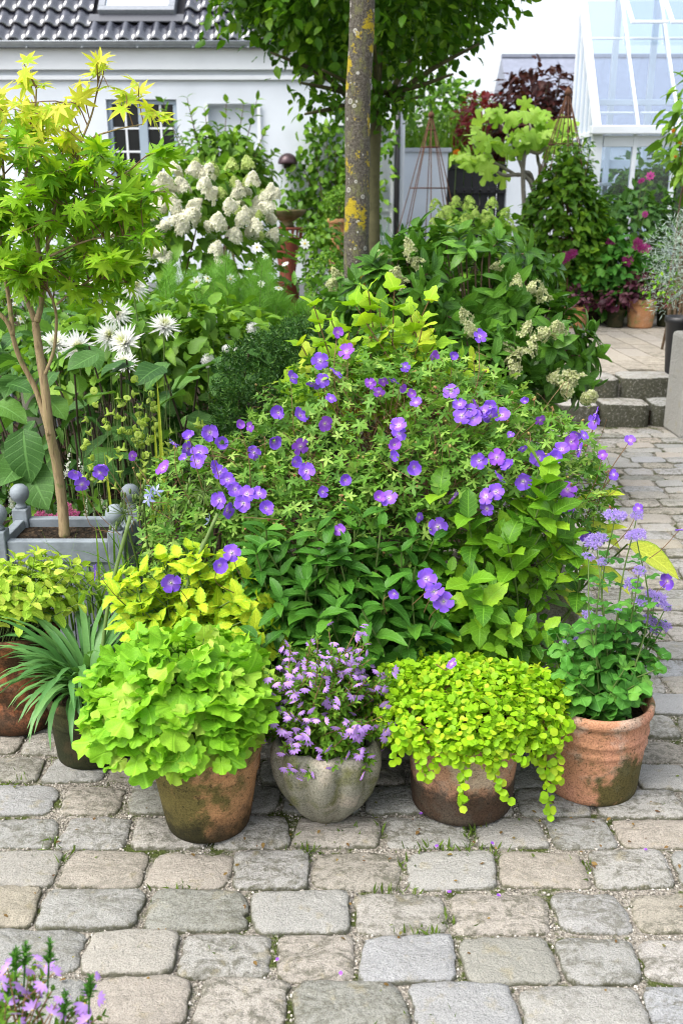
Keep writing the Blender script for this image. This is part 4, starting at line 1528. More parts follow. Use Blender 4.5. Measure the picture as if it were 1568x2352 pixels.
# -- golden creeping jenny
t = plant('creeping_jenny', CE, 0.23, 'golden round-leaved creeper foaming over the sooty brown pot')
c = np.array([CE[0] + 0.005, CE[1] + 0.02, 0.262])
pos, out = shell(5200, c, np.array([0.25, 0.22, 0.125]), 0.66, 1.04, -0.25, 22)
M = [lay(pos, out, U(0.013, 0.022, len(pos)), 0.2, 0.7, 0.6)]
cs = []
for (x0, y0, x1, y1) in ((1065, 1690, 1060, 1850), (1110, 1690, 1165, 1835), (1255, 1690, 1262, 1870), (1235, 1680, 1240, 1760), (960, 1690, 975, 1785), (1010, 1690, 990, 1770),
                         (1190, 1690, 1205, 1745), (1260, 1640, 1310, 1672), (930, 1680, 905, 1745), (1130, 1690, 1135, 1760), (1050, 1690, 1040, 1740), (1270, 1690, 1280, 1790)):
    a = at(x0, y0, CE[1] - 0.165 if x0 < 1230 else CE[1] - 0.10)
    b = at(x1, y1, a[1] - 0.012)
    b[2] = max(b[2], 0.012)
    s = curve([a, (a + b) / 2 + np.array([rng.normal() * 0.01, -0.012, 0]), b], 6)
    cs.append(s)
    m = along(s, int(5 + 42 * np.linalg.norm(b - a)), 0.022, 2, 0.0, 1.3, 0.7, 0.4, 0.0)
    dd = m[:, :3, 1]
    M.append(frames(m[:, :3, 3], dd, np.array([0, -1.0, 0.7]) + rnd(len(dd), 0.35), U(0.016, 0.024, len(dd))))
stems_part(t, cs, 0.0013, 0.0009, L_JENNY, ns=3)
pieces(t, 'leaf', ROUND, np.concatenate(M), L_JENNY, 300)

# -- ageratum
t = plant('ageratum', CF, 0.215, 'tall floss flower with fluffy lavender heads in the large reddish pot')
heads = [(1412, 1187, 30), (1462, 1185, 17), (1460, 1232, 27), (1368, 1245, 30), (1350, 1280, 17), (1382, 1291, 13), (1468, 1312, 17), (1452, 1345, 24), (1503, 1378, 30), (1470, 1383, 16), (1522, 1440, 20),
         (1490, 1425, 22), (1350, 1415, 18), (1376, 1420, 13), (1325, 1470, 11), (1298, 1475, 9), (1440, 1432, 15), (1418, 1402, 9), (1528, 1395, 15), (1498, 1446, 16)]
FL = [fluffy() for _ in range(2)]
cs, Ms, P, S = [], [], [], []
for (px, py, r) in heads:
    p_ = at(px, py, CF[1] + U(-0.04, 0.10))
    P.append(p_)
    S.append(r / ppm(p_[1], p_[2]))
    b = np.array([CF[0] + rng.normal() * 0.05, CF[1] + rng.normal() * 0.05, 0.21])
    s = stem_curve(b, p_, 0.07, 6)
    cs.append(s)
    Ms.append(along(s, 7, 0.048, 2, 0.18, 1.25, 0.35, 0.3, 0.1))
for k in range(26):
    a = U(0, 6.28)
    b = np.array([CF[0] + rng.normal() * 0.06, CF[1] + rng.normal() * 0.06, 0.21])
    tip = np.array([CF[0] + 0.17 * math.cos(a) * U(0.3, 1), CF[1] + 0.15 * math.sin(a) * U(0.3, 1), U(0.25, 0.46)])
    s = stem_curve(b, tip, 0.1, 5)
    cs.append(s)
    Ms.append(along(s, 5, 0.052, 2, 0.3, 1.2, 0.8, 0.3, 0.12))
stems_part(t, cs, 0.003, 0.0016, STEMG, ns=5)
_r = lobes([0.8, 0.95, 1.0, 1.02, 1.0, 0.95, 0.8], valley=0.92) * 0.52
AGL = [lobed(_r, 0.45, cu, 0.35, 4, 0.55, droop=0.5) for cu in (-0.35, 0.1)]
L_AGE = leafmat('ageratum_leaf', (0.045, 0.17, 0.022), (0.085, 0.27, 0.035), (0.15, 0.35, 0.05), trans=0.28, rough=0.5, vein=0.3)
pieces(t, 'leaf', AGL, np.concatenate(Ms), L_AGE, 300)
P, S = np.array(P), np.array(S)
pieces(t, 'flower', FL, face(P, UP + np.array([0, -0.35, 0]) + rnd(len(P), 0.2), S), F_AGER, 40)

# ================================================================== second row
# -- golden variegated nettle-leaf plant, in a hidden pot
cgold = (-0.42, 2.50)
pot('terracotta_pot', 'plain terracotta pot hidden behind the lime ruffled mound', (cgold[0], cgold[1]), rim_profile(0.10, 0.13, 0.24, 0.006, 0.04), TERRA_A, 0.2, 0.11, 24)
t = plant('golden_coleus', cgold, 0.2, 'gold leaves with green toothed edges behind the lime ruffled mound')
cs, Ms = [], []
for k in range(84):
    px, py = U(265, 625), 0
    f = (px - 265) / 360
    lo, hi = 1255 + 90 * abs(f - 0.45) * 2, 1490
    py = lo + (hi - lo) * rng.random()
    tip = at(px, py, 2.53 - 0.22 * (py - 1250) / 240 + U(-0.05, 0.05))
    tip[2] = max(tip[2], 0.2)
    s = stem_curve(np.array([cgold[0] + rng.normal() * 0.06, cgold[1] + rng.normal() * 0.04, 0.18]), tip, 0.08, 5)
    cs.append(s)
    Ms.append(along(s, 4, 0.070, 2, 0.5, 1.15, 0.8, 0.3, 0.12))
stems_part(t, cs, 0.003, 0.002, STEMG, ns=4)
NETTLE = [blade(1, 0.64, 0.55, 0.85, 10, 0.25, cu, 0.07, 0.12) for cu in (0.15, 0.3, 0.45)]
pieces(t, 'leaf', NETTLE, np.concatenate(Ms), L_GOLD, 300)

# -- dark toothed perennial in the middle
t = plant('leafy_perennial', (-0.02, 2.62), 0.0, 'upright perennial with dark green toothed lance leaves behind the mauve flowers')
cs, Ms = [], []
for k in range(84):
    px = U(575, 1010)
    f = (px - 575) / 435
    lo = 1185 + 70 * abs(f - 0.55)
    py = lo + 290 * rng.random() ** 1.5
    tip = at(px, py, 2.52 - 0.24 * (py - 1200) / 300 + U(-0.06, 0.08))
    b = np.array([tip[0] * 0.75 + rng.normal() * 0.04, tip[1] + 0.08, 0.05])
    s = stem_curve(b, tip, 0.05, 7)
    cs.append(s)
    Ms.append(along(s, 6, 0.125, 2, 0.45, 1.05, 0.6, 0.3, 0.25))
stems_part(t, cs, 0.004, 0.0025, STEMG, ns=5)
pieces(t, 'leaf', LANCET, np.concatenate(Ms), L_DARK, 300)

# -- fresh green shrub at the edge of the path
t = plant('mock_orange', (0.42, 2.70), 0.0, 'shrub with fresh bright green pointed leaves between the dark perennial and the path')
cs, Ms = [], []
for k in range(64):
    px = U(960, 1330)
    f = (px - 960) / 370
    py = 1190 + 320 * rng.random() - 40 * f
    tip = at(px, py, 2.60 - 0.20 * (py - 1150) / 350 + U(-0.07, 0.07))
    tip[2] = max(tip[2], 0.08)
    b = np.array([0.40 + rng.normal() * 0.08, 2.72 + rng.normal() * 0.04, 0.05])
    s = stem_curve(b, tip, 0.08, 6)
    cs.append(s)
    Ms.append(along(s, 5, 0.080, 2, 0.50, 1.1, 0.65, 0.3, 0.25))
for (px, py, Y) in ((1240, 1075, 2.55), (1255, 1110, 2.5), (1225, 1150, 2.55), (1270, 1180, 2.5), (1165, 1250, 2.45), (1075, 1190, 2.5), (1180, 1200, 2.5), (1010, 1140, 2.55), (1075, 1340, 2.40), (1110, 1390, 2.38), (1290, 1250, 2.5)):
    tip = at(px, py, Y)
    s = stem_curve(np.array([0.42 + rng.normal() * 0.05, 2.70, 0.05]), tip, 0.05, 6)
    cs.append(s)
    Ms.append(along(s, 3, 0.115, 2, 0.82, 0.95, 0.75, 0.3, 0.15))
stems_part(t, cs, 0.004, 0.002, STEMG, ns=5)
pieces(t, 'leaf', OVATET, np.concatenate(Ms), L_PHIL, 300)

# -- low golden creeper behind the reddish pot
t = plant('creeping_jenny', (0.62, 2.55), 0.0, 'small patch of round-leaved creeper beside the stone trough behind the reddish pot')
pos, out = shell(420, np.array([0.55, 2.52, 0.12]), np.array([0.20, 0.18, 0.22]), 0.7, 1.0, -0.3, 12)
pieces(t, 'leaf', ROUND, lay(pos, out, U(0.018, 0.028, len(pos)), 0.2, 0.6, 0.6), L_PHIL, 90)

# -- stone trough under the cranesbill
TROUGH = terracotta('trough_stone', (0.26, 0.25, 0.21), (0.20, 0.19, 0.15), (0.10, 0.11, 0.05), 0.5, 0.65, (0.05, 0.05, 0.03), 0.02, 0.03, 3.3, 0.3)
t = thing('stone_trough', (0.25, 2.95, 0), 'weathered grey stone trough under the violet cranesbill', 'trough')
X0, X1, Y0, Y1 = -0.35, 0.745, 2.76, 3.16
for nm, g in (('front_side', box(X0, X1, Y0, Y0 + 0.05, 0, 0.34)), ('back_side', box(X0, X1, Y1 - 0.05, Y1, 0, 0.34)), ('end_side', box(X0, X0 + 0.05, Y0 + 0.051, Y1 - 0.051, 0, 0.335)),
              ('end_side', box(X1 - 0.05, X1, Y0 + 0.051, Y1 - 0.051, 0, 0.335))):
    part(t, nm, g, TROUGH, False, 0.010)
part(t, 'soil', box(X0 + 0.051, X1 - 0.051, Y0 + 0.051, Y1 - 0.051, 0.002, 0.29), SOIL, False)

# ================================================================== violet cranesbill
GE_ = [ell(520, 1300, 830, 1420, 3.02, 0.42), ell(330, 660, 1015, 1400, 2.86, 0.30), ell(1060, 1390, 960, 1360, 2.86, 0.28), ell(640, 1120, 835, 1150, 3.08, 0.34), ell(420, 900, 1060, 1290, 2.72, 0.16), ell(820, 1290, 1000, 1220, 2.68, 0.14), ell(540, 1040, 1120, 1330, 2.62, 0.12)]
t = plant('cranesbill', (0.1, 2.95), 0.29, 'broad mound of cut-leaved cranesbill covered in violet saucer flowers')
PS, OS = [], []
for (c, r), n in zip(GE_, (2300, 800, 850, 1000, 700, 700, 560)):
    pos, out = shell(n, c, r, 0.72, 1.03, -0.35, 60)
    PS.append(pos)
    OS.append(out)
pos, out = np.concatenate(PS), np.concatenate(OS)
pos[:, 2] = np.maximum(pos[:, 2], 0.06)
pieces(t, 'leaf', GERL, lay(pos, out, U(0.017, 0.034, len(pos)), 0.15, 0.6, 0.7), L_GER, 300)
# wiry stems and spent buds
k = rng.integers(0, len(pos), 520)
tips = pos[k] + out[k] * U(0.0, 0.05, 520)[:, None] + rnd(520, 0.02)
cs = [curve([q - o * 0.14 + rng.normal(size=3) * 0.06, q - o * 0.03 + rng.normal(size=3) * 0.025, q], 3) for q, o in zip(tips, out[k])]
stems_part(t, cs, 0.0011, 0.0008, STEMR, 'wiry_stems', 3)
bud = merge([ball(0.35, (0, 0.5, 0), 5, 4, 1.4), blade(0.9, 0.3, 0.5, 0.8, 2)])
L_BUD = leafmat('bud', (0.26, 0.10, 0.05), (0.30, 0.26, 0.08), trans=0.1, blotch=0)
pieces(t, 'bud', [bud], frames(tips[:300], rnd(300) - UP * 0.4, rnd(300), 0.011), L_BUD, 60, 'buds')

FLW = [(735, 829), (797, 808), (771, 857), (775, 763), (740, 874), (640, 948), (688, 955), (745, 972), (628, 1015), (583, 1040), (690, 1025), (675, 1060), (703, 1082), (482, 993), (505, 1018),
       (458, 1040), (435, 1005), (430, 1030), (425, 1055), (400, 1018), (377, 1076), (303, 1047), (239, 1066), (230, 1085), (175, 1083), (188, 1112), (485, 1075), (505, 1085), (522, 1102), (540, 1123),
       (568, 1135), (595, 1133), (505, 1148), (520, 1172), (610, 1168), (575, 980), (550, 975), (792, 1103), (868, 1143), (893, 1145), (740, 1130), (905, 1022), (898, 1050), (915, 978), (916, 996),
       (950, 1072), (990, 820), (1040, 818), (1100, 773), (930, 843), (880, 875), (905, 875), (945, 903), (1035, 900), (955, 925), (1055, 930), (1075, 945), (1085, 960), (1060, 955), (1110, 945),
       (1125, 935), (1125, 955), (1100, 1058), (1140, 1050), (1170, 1075), (1143, 1098), (1138, 1130), (1115, 1140), (1118, 1168), (1042, 1143), (1005, 1210), (962, 1188), (1170, 1000), (1200, 1030),
       (1200, 1105), (1250, 1055), (1288, 1033), (1275, 1053), (1330, 1033), (1322, 998), (1340, 1000), (1205, 923), (1240, 965), (1368, 950), (1366, 968), (1383, 1045), (1408, 1090), (1445, 1012),
       (1302, 1125), (1300, 1160), (1340, 1225), (978, 1330), (997, 1360), (1018, 1382), (905, 1363), (220, 1315), (393, 1338), (503, 1298), (532, 1270), (1037, 1525), (1533, 1335), (1563, 1215),
       (780, 1218), (1235, 1050), (870, 900), (920, 890), (850, 880), (670, 868), (760, 915), (455, 1060), (1465, 1168), (560, 1155), (1095, 935), (1150, 955), (720, 880), (1310, 1015)]
SMALL = {(775, 763), (400, 1018), (303, 1047), (575, 980), (550, 975), (880, 875), (905, 875), (945, 903), (955, 925), (1040, 818), (870, 900), (920, 890), (850, 880), (780, 1218), (1445, 1012), (1408, 1090), (1383, 1045),
         (1205, 923), (1240, 965), (760, 915), (1170, 1000), (1200, 1030), (962, 1188), (1563, 1215), (1322, 998), (1340, 1000), (1250, 1055), (740, 1130), (1037, 1525), (905, 1363), (1465, 1168), (930, 843), (425, 1055)}
P, Nn, S, cs = [], [], [], []
for (px, py) in FLW:
    miss = 2.62 if px < 560 else (2.72 if py > 1000 else 2.95)
    if (px, py) in ((978, 1330), (997, 1360), (1018, 1382), (905, 1363)):
        p_, ok = at(px, py, 2.22), False
    elif (px, py) == (1037, 1525):
        p_, ok = at(px, py, 2.05), False
    elif py > 1250 and px < 600:
        p_, ok = at(px, py, 2.28), False
    else:
        p_, ok = hit(px, py, GE_, miss)
    n_ = tocam(p_)
    p_ = p_ + n_ * 0.035
    n_ = nrm(n_ * 1.0 + rng.normal(size=3) * 0.50 + UP * 0.15)
    P.append(p_)
    Nn.append(n_)
    S.append((0.0175 if (px, py) in SMALL else 0.0265) * U(0.85, 1.12))
    root_ = GE_[0][0] if ok else np.array([np.clip(p_[0] * 0.7, -0.45, 0.6), 2.75, 0.30])
    q = p_ + nrm(root_ - p_) * U(0.12, 0.20) - UP * 0.05
    cs.append(curve([q, (q + p_) / 2 + rng.normal(size=3) * 0.015, p_ - n_ * 0.004], 4))
P, Nn, S = np.array(P), np.array(Nn), np.array(S)
k = rng.random(len(P)) < 0.75
pieces(t, 'flower', CRANES, face(P[k], Nn[k], S[k]), [F_GER, PALE, PIST], 300)
k = ~k
pieces(t, 'flower', CRANES, face(P[k], Nn[k], S[k]), [F_GERP, PALE, PIST], 300)
stems_part(t, cs, 0.0014, 0.0011, STEMR, 'flower_stems', 4)

# ================================================================== golden shrub that tops the mound
t = plant('golden_ninebark', (0.12, 3.35), 0.0, 'golden lobed-leaved shrub rising in front of the lichened trunk')
cs, Ms = [], []
for (px, py) in ((845, 665), (905, 665), (720, 700), (760, 735), (985, 690), (815, 700), (870, 700), (940, 720), (970, 750), (800, 760), (730, 760), (690, 790), (855, 770), (915, 790), (780, 800), (960, 800), (835, 830), (890, 850), (680, 850),
                 (655, 875), (930, 850), (1000, 790), (1080, 840), (1060, 820), (740, 830), (820, 870), (960, 870), (700, 900), (1100, 870)):
    tip = at(px, py, 3.18 + U(-0.12, 0.12))
    s = stem_curve(np.array([0.12 + rng.normal() * 0.12, 3.38, 0.35]), tip, 0.06, 7)
    cs.append(s)
    Ms.append(along(s, 5, U(0.048, 0.062), 2, 0.66, 1.1, 0.75, 0.4, 0.05))
stems_part(t, cs, 0.004, 0.002, STEMR, ns=5)
pieces(t, 'leaf', PHYSL, np.concatenate(Ms), L_PHYS, 300)

# -- hosta at the path
t = plant('hosta', (0.62, 2.95), 0.0, 'yellow hosta leaves with green margin reaching over the cobbled path')
HOST = [blade(1, 0.42, 0.6, 0.8, 7, 0.3, cu, 0.04, cols=2) for cu in (0.12, 0.28)]
P, D, S = [], [], []
for (x0, y0, x1, y1, s) in ((1320, 1150, 1420, 1125, 0.15), (1440, 1250, 1575, 1310, 0.19), (1370, 1225, 1430, 1195, 0.10), (1330, 1300, 1380, 1330, 0.12), (1290, 1330, 1330, 1400, 0.13), (1300, 1270, 1360, 1290, 0.13),
                            (1340, 1200, 1425, 1240, 0.13), (1280, 1240, 1340, 1210, 0.12), (1380, 1300, 1440, 1350, 0.12), (1180, 1240, 1260, 1270, 0.13)):
    a, b = at(x0, y0, 2.74), at(x1, y1, 2.68)
    P.append(a)
    D.append(b - a)
    S.append(s)
M = frames(np.array(P), np.array(D), np.array([0, -0.45, 1.0]) + rnd(len(P), 0.15), np.array(S))
pieces(t, 'leaf', HOST, M, L_HOSTA, 20)
stems_part(t, [stem_curve((0.62 + rng.normal() * 0.03, 2.93, 0.02), p_, 0.03, 4) for p_ in P], 0.004, 0.003, STEMG)

# ================================================================== planter box with the maple
GREYP = plain('blue_grey_planter_paint', (0.205, 0.235, 0.26), 0.6, 0.3, vary=0.35, scale=14, bump=0.15, bscale=120)
t = thing('planter_box', (-0.93, 3.04, 0), 'blue-grey wooden planter box with ball finials under the small maple', 'planter')
ax, bx, ay, by, pz = -1.105, -0.725, 2.93, 3.16, 0.445
for (x, y, nm) in ((ax, ay, 'post'), (bx, ay, 'post'), (ax, by, 'post'), (bx, by, 'post')):
    p_ = part(t, nm, box(x - 0.026, x + 0.026, y - 0.026, y + 0.026, 0, pz + 0.035), GREYP, False, 0.004)
    part(p_, 'ball_finial', lathe([(0.001, 0), (0.020, 0), (0.018, 0.008), (0.013, 0.014), (0.016, 0.020), (0.028, 0.034), (0.033, 0.052), (0.028, 0.070), (0.016, 0.081), (0.001, 0.085)], 20, (x, y, pz + 0.036)), GREYP)
for g in (box(ax + 0.027, bx - 0.027, ay - 0.016, ay + 0.016, pz - 0.075, pz), box(ax + 0.027, bx - 0.027, by - 0.016, by + 0.016, pz - 0.075, pz),
          box(ax - 0.016, ax + 0.016, ay + 0.027, by - 0.027, pz - 0.075, pz), box(bx - 0.016, bx + 0.016, ay + 0.027, by - 0.027, pz - 0.075, pz)):
    part(t, 'rail', g, GREYP, False, 0.004)
w = (bx - ax - 0.056) / 5
for k in range(5):
    part(t, 'board', box(ax + 0.028 + k * w, ax + 0.028 + (k + 1) * w - 0.003, ay - 0.008, ay + 0.008, 0.06, pz - 0.077), GREYP, False, 0.002)
for x in (ax, bx):
    for k in range(3):
        w2 = (by - ay - 0.056) / 3
        part(t, 'board', box(x - 0.008, x + 0.008, ay + 0.028 + k * w2, ay + 0.028 + (k + 1) * w2 - 0.003, 0.06, pz - 0.077), GREYP, False, 0.002)
sg = disc(0.1, 0, (0, 0, 0), 28, 0.0, 0.006)
sg.v[:, 0] *= (bx - ax - 0.04) / 0.2 * 1.02
sg.v[:, 1] *= (by - ay - 0.04) / 0.2 * 1.02
sg.v += np.array([(ax + bx) / 2, (ay + by) / 2, pz - 0.035])
V = np.array([[ax + 0.017, ay + 0.017, pz - 0.03], [bx - 0.017, ay + 0.017, pz - 0.03], [bx - 0.017, by - 0.017, pz - 0.03], [ax + 0.017, by - 0.017, pz - 0.03]])
part(t, 'soil', geo(V, [(0, 1, 2, 3)]), SOIL, False)

MBARK, mt_ = nt('maple_bark')
mn = N(mt_)
_co = mn('TexCoord').outputs['Object']
_s = mn('VectorMath', operation='MULTIPLY', in_0=_co, in_1=(60, 60, 6)).outputs[0]
_c = mn.ramp(mn.noise(_s, 2.0, 4), [(0.3, (0.13, 0.09, 0.045)), (0.5, (0.27, 0.20, 0.11)), (0.75, (0.20, 0.17, 0.07))])
_c = mn.mix(mn.smooth(mn.noise(_co, 20, 3), 0.55, 0.7), _c, (0.13, 0.14, 0.045))
mn.out(mn.bsdf(_c, 0.75, 0.25, mn.bump(mn.noise(_s, 3.0, 4), 0.4, 0.006)))

t = thing('japanese_maple', tuple(at(150, 1240, 3.05)[:2]) + (pz - 0.03,), 'young multi-stemmed maple with yellow-green star leaves in the blue-grey planter', 'tree')
MT = [([(150, 1240), (143, 1150), (130, 1060), (115, 990), (105, 900), (90, 800), (82, 740)], 0.0185, 0.012, 3.05),
      ([(115, 1000), (85, 900), (45, 820), (20, 745), (-20, 700), (-60, 640)], 0.010, 0.005, 3.03),
      ([(30, 770), (22, 690), (10, 620), (0, 520), (10, 420), (0, 300)], 0.008, 0.003, 3.02),
      ([(82, 740), (60, 680), (30, 620), (0, 560), (-30, 450)], 0.010, 0.004, 3.10),
      ([(85, 740), (95, 700), (97, 650), (90, 580), (75, 500), (60, 400), (80, 260), (85, 195)], 0.010, 0.002, 3.00),
      ([(97, 650), (110, 600), (112, 540), (140, 440), (185, 330), (215, 250), (230, 160)], 0.008, 0.0015, 2.98),
      ([(105, 860), (125, 800), (130, 730), (122, 690), (108, 650), (120, 600)], 0.0055, 0.003, 2.98),
      ([(110, 560), (160, 480), (230, 430), (300, 390)], 0.004, 0.0015, 2.92),
      ([(140, 440), (200, 330), (260, 300), (330, 285)], 0.004, 0.0015, 2.95),
      ([(112, 590), (180, 560), (240, 545), (330, 540)], 0.004, 0.0015, 2.9),
      ([(130, 700), (180, 660), (230, 640), (290, 650)], 0.0035, 0.0015, 2.93)]
limbs, allp = [], []
for pts, r0, r1, Y in MT:
    cc = curve([at(px, py, Y + 0.02 * math.sin(i * 1.3)) for i, (px, py) in enumerate(pts)], 6)
    limbs.append(tube(cc, np.linspace(r0, r1, len(cc)) * (1 + 0.05 * np.sin(np.arange(len(cc)) * 1.9)), 9))
    allp.append(cc[len(cc) // 3:] if r0 < 0.012 else cc[-4:])
    if r0 > 0.012:
        part(t, 'trunk', limbs.pop(), MBARK)
for l in limbs:
    part(t, 'branch', l, MBARK)
allp = np.concatenate(allp)
cs, MG, MY = [], [], []
tips = []
for k in range(160):
    px, py = U(-110, 370), 0
    top = 235 if px < 120 else 235 + (px - 120) * 0.75
    py = top + (650 - top) * rng.random() ** 0.9
    if px > np.interp(py, [235, 260, 330, 400, 450, 560, 650], [120, 215, 245, 300, 345, 365, 290]):
        continue
    tips.append((px, py, 3.0 + U(-0.28, 0.26)))
tips += [(85, 200, 3.0), (60, 190, 3.02), (230, 150, 2.97), (205, 185, 2.96), (250, 200, 2.95), (290, 215, 2.95), (320, 195, 2.93), (165, 230, 3.0), (130, 235, 3.0), (30, 250, 3.0), (-10, 220, 3.0), (370, 280, 2.9), (385, 365, 2.9),
         (380, 440, 2.9), (330, 540, 2.9), (300, 600, 2.92), (290, 655, 2.93), (225, 640, 2.95), (20, 640, 2.9), (60, 670, 2.9), (180, 690, 2.93), (240, 700, 2.95)]
for (px, py, Y) in tips:
    tip = at(px, py, Y)
    dd = np.linalg.norm(allp - tip, axis=1) + 0.8 * np.maximum(0, allp[:, 2] - tip[2] + 0.05)
    b = allp[np.argmin(dd)]
    s = curve([b, (b + tip) / 2 + UP * 0.03 + rng.normal(size=3) * 0.02, tip], 4)
    cs.append(s)
    hi_ = py < 255
    m = along(s, 2 if hi_ else 4, U(0.040, 0.058), 2, 0.55 if hi_ else 0.35, 1.15, 0.85, 0.5, 0.05)
    m2 = frames(m[:, :3, 3], m[:, :3, 1] + rnd(len(m), 0.2), UP * 1.0 + np.array([0, -0.55, 0]) + rnd(len(m), 0.35), np.linalg.norm(m[:, :3, 1], axis=1))
    (MY if py < 250 + 110 * rng.random() else MG).append(m2)
part(t, 'twigs', stems_geo(cs, 0.0022, 0.0011, 4), STEMR, kind='stuff')
pieces(t, 'leaf', MAPLE, np.concatenate(MY), L_MAPLEY, 140, 'young_foliage')
pieces(t, 'leaf', MAPLE, np.concatenate(MG), L_MAPLE, 300)

# ================================================================== flower bed on the far side
def heads(root, name, protos, pts, mats, up=0.3, jit=0.3, n_parts=300, axis='z', toward=0.8):
    """flowers at (px, py, radius in picture units, Y)"""
    P = np.array([at(px, py, Y) for px, py, r, Y in pts])
    S = np.array([r / ppm(Y, p[2]) for (px, py, r, Y), p in zip(pts, P)])
    d = np.array([tocam(p) for p in P]) * toward + UP * up + rnd(len(P), jit)
    M = face(P, d, S) if axis == 'z' else frames(P, d, rnd(len(P)), S)
    pieces(root, name, protos, M, mats, n_parts)
    return P


def bush(name, label, box_, Y, depth, protos, mat, n, size, n_parts=120, cat='shrub', stems=14, stemmat=None, lo=0.55, clump=26, droop=0.3, base=None, jit=0.45, zlo=-0.75, group=None, face_=0.6, rs=0.006, base_z=0.0):
    c, r = ell(*box_, Y, depth)
    b = (c[0], c[1], base_z) if base is None else base
    t = thing(name, b, label, cat, group)
    pos, out = shell(n, c, r, lo, 1.03, zlo, clump)
    pos[:, 2] = np.maximum(pos[:, 2], b[2] + 0.03)
    pieces(t, 'leaf', protos, lay(pos, out, U(size * 0.7, size * 1.2, n), droop, jit, face_), mat, n_parts)
    k = rng.integers(0, n, stems)
    cs = [stem_curve(np.array([b[0] + rng.normal() * 0.06, b[1] + rng.normal() * 0.06, b[2]]), pos[i], 0.06, 6) for i in k]
    stems_part(t, cs, rs, rs * 0.4, stemmat or STEMB, ns=5)
    return t, (c, r)


# clipped yew
t = thing('clipped_yew', (-0.20, 4.0, 0), 'dark green clipped yew dome beside the violet cranesbill', 'shrub')
ND = [needle(0.10, 0.1)]
MM = []
for c, r in (ell(505, 765, 800, 1060, 3.85, 0.32), ell(620, 800, 765, 900, 4.15, 0.28)):
    pos, out = shell(750, c, r, 0.80, 1.03, -0.5, 50)
    for p_, o_ in zip(pos, out):
        m_ = 34
        sp = nrm(o_ + rng.normal(size=3) * 0.5 + UP * 0.25)
        f = rng.random(m_)
        q = p_ + sp * (f * 0.06)[:, None]
        d = nrm(sp * 0.5 + rnd(m_, 0.7))
        MM.append(frames(q, d, rnd(m_), U(0.016, 0.028, m_)))
o = part(t, 'foliage', instances(ND, np.zeros(750 * 34 * 2, int), np.concatenate(MM)), L_YEW, kind='stuff')
for c, r in (ell(520, 750, 820, 1040, 3.88, 0.27),):
    part(t, 'trunk', tube([(c[0], c[1], 0), (c[0] + 0.02, c[1], c[2])], 0.025, 8), STEMD)

# green tobacco flower: lime bells on thin stems
t = thing('green_tobacco_plant', (-0.83, 3.32, 0), 'thin-stemmed plant hung with small lime green bells beside the planter box', 'plant')
bell = lathe([(0.10, 0.0), (0.13, 0.25), (0.16, 0.6), (0.26, 0.82), (0.62, 0.97), (0.60, 1.0), (0.22, 0.88)], 8)
bell.v = bell.v[:, [0, 2, 1]]
cs, P, D = [], [], []
for k in range(34):
    px = rng.normal() * 78 + 325
    px = np.clip(px, 185, 455)
    py = U(865, 985)
    if px < 215 or px > 430:
        py = U(930, 1010)
    tip = at(px, py, 3.30 + U(-0.10, 0.10))
    s = stem_curve(np.array([tip[0] * 0.9 - 0.08 + rng.normal() * 0.03, 3.34, 0.0]), tip, 0.03, 8)
    cs.append(s)
    for q in range(rng.integers(2, 5)):
        i = len(s) - 1 - rng.integers(0, 6)
        P.append(s[i] + rng.normal(size=3) * 0.012)
        D.append(rng.normal(size=3) * 0.75 + np.array([0, -0.15, -0.55]))
stems_part(t, cs, 0.0018, 0.0012, STEMG, ns=4)
pieces(t, 'bell_flower', [bell], frames(np.array(P), np.array(D), rnd(len(P)), U(0.018, 0.027, len(P))), F_BELL, 300)
pos, out = shell(60, np.array([-0.85, 3.34, 0.06]), np.array([0.3, 0.12, 0.10]), 0.3, 1.0, 0)
pieces(t, 'leaf', OVATE, lay(pos, out, U(0.08, 0.15, 60)), L_MID, 60)

# grassy clump with seed heads and pale blue trumpets
t = thing('agapanthus', (-0.55, 2.80, 0), 'grassy clump with green seed heads and a few pale blue trumpets beside the planter box', 'plant')
SP2 = [strap(1, 0.022, a, b) for a, b in ((1.5, 0.6), (1.45, -0.1), (1.5, 1.2), (1.3, -0.6))]
n = 150
a = U(0, 6.28, n)
p = np.stack([-0.56 + 0.16 * rng.normal(size=n), 2.80 + 0.06 * rng.normal(size=n), np.full(n, 0.20)], -1)
pieces(t, 'leaf', SP2, frames(p, np.stack([np.cos(a), np.sin(a), np.zeros(n)], -1), UP + rnd(n, 0.1), U(0.22, 0.42, n)), L_MID, 150)
cs = []
for (px, py, Y) in ((470, 1130, 2.62), (330, 1150, 2.66), (285, 1180, 2.6), (400, 1190, 2.64)):
    c = at(px, py, Y)
    cs.append(curve([np.array([-0.6 + rng.normal() * 0.05, 2.8, 0.1]), (c + np.array([-0.6, 2.8, 0.1])) / 2, c], 5))
    ray = []
    for q in range(38):
        d = nrm(rng.normal(size=3) + UP * 0.25)
        ray.append(tube([c, c + d * U(0.035, 0.055)], [0.0009, 0.0006], 3, False))
        if q % 3 == 0:
            ray.append(ball(0.0045, c + d * 0.055, 5, 4, 2.0))
    part(t, 'seed_head', merge(ray), STEMG)
for (px, py) in ((350, 1120), (345, 1135), (360, 1128), (480, 1195), (340, 1148)):
    c = at(px, py, 2.58)
    g = tform(simple_flower(5, 0.35, 0.35, False, 0.05), frames(c, rng.normal(size=3), tocam(c) + rng.normal(size=3) * 0.5, 0.022)[0])
    part(t, 'flower', g, [F_BLUE, HEART])
stems_part(t, cs, 0.004, 0.003, STEMG)
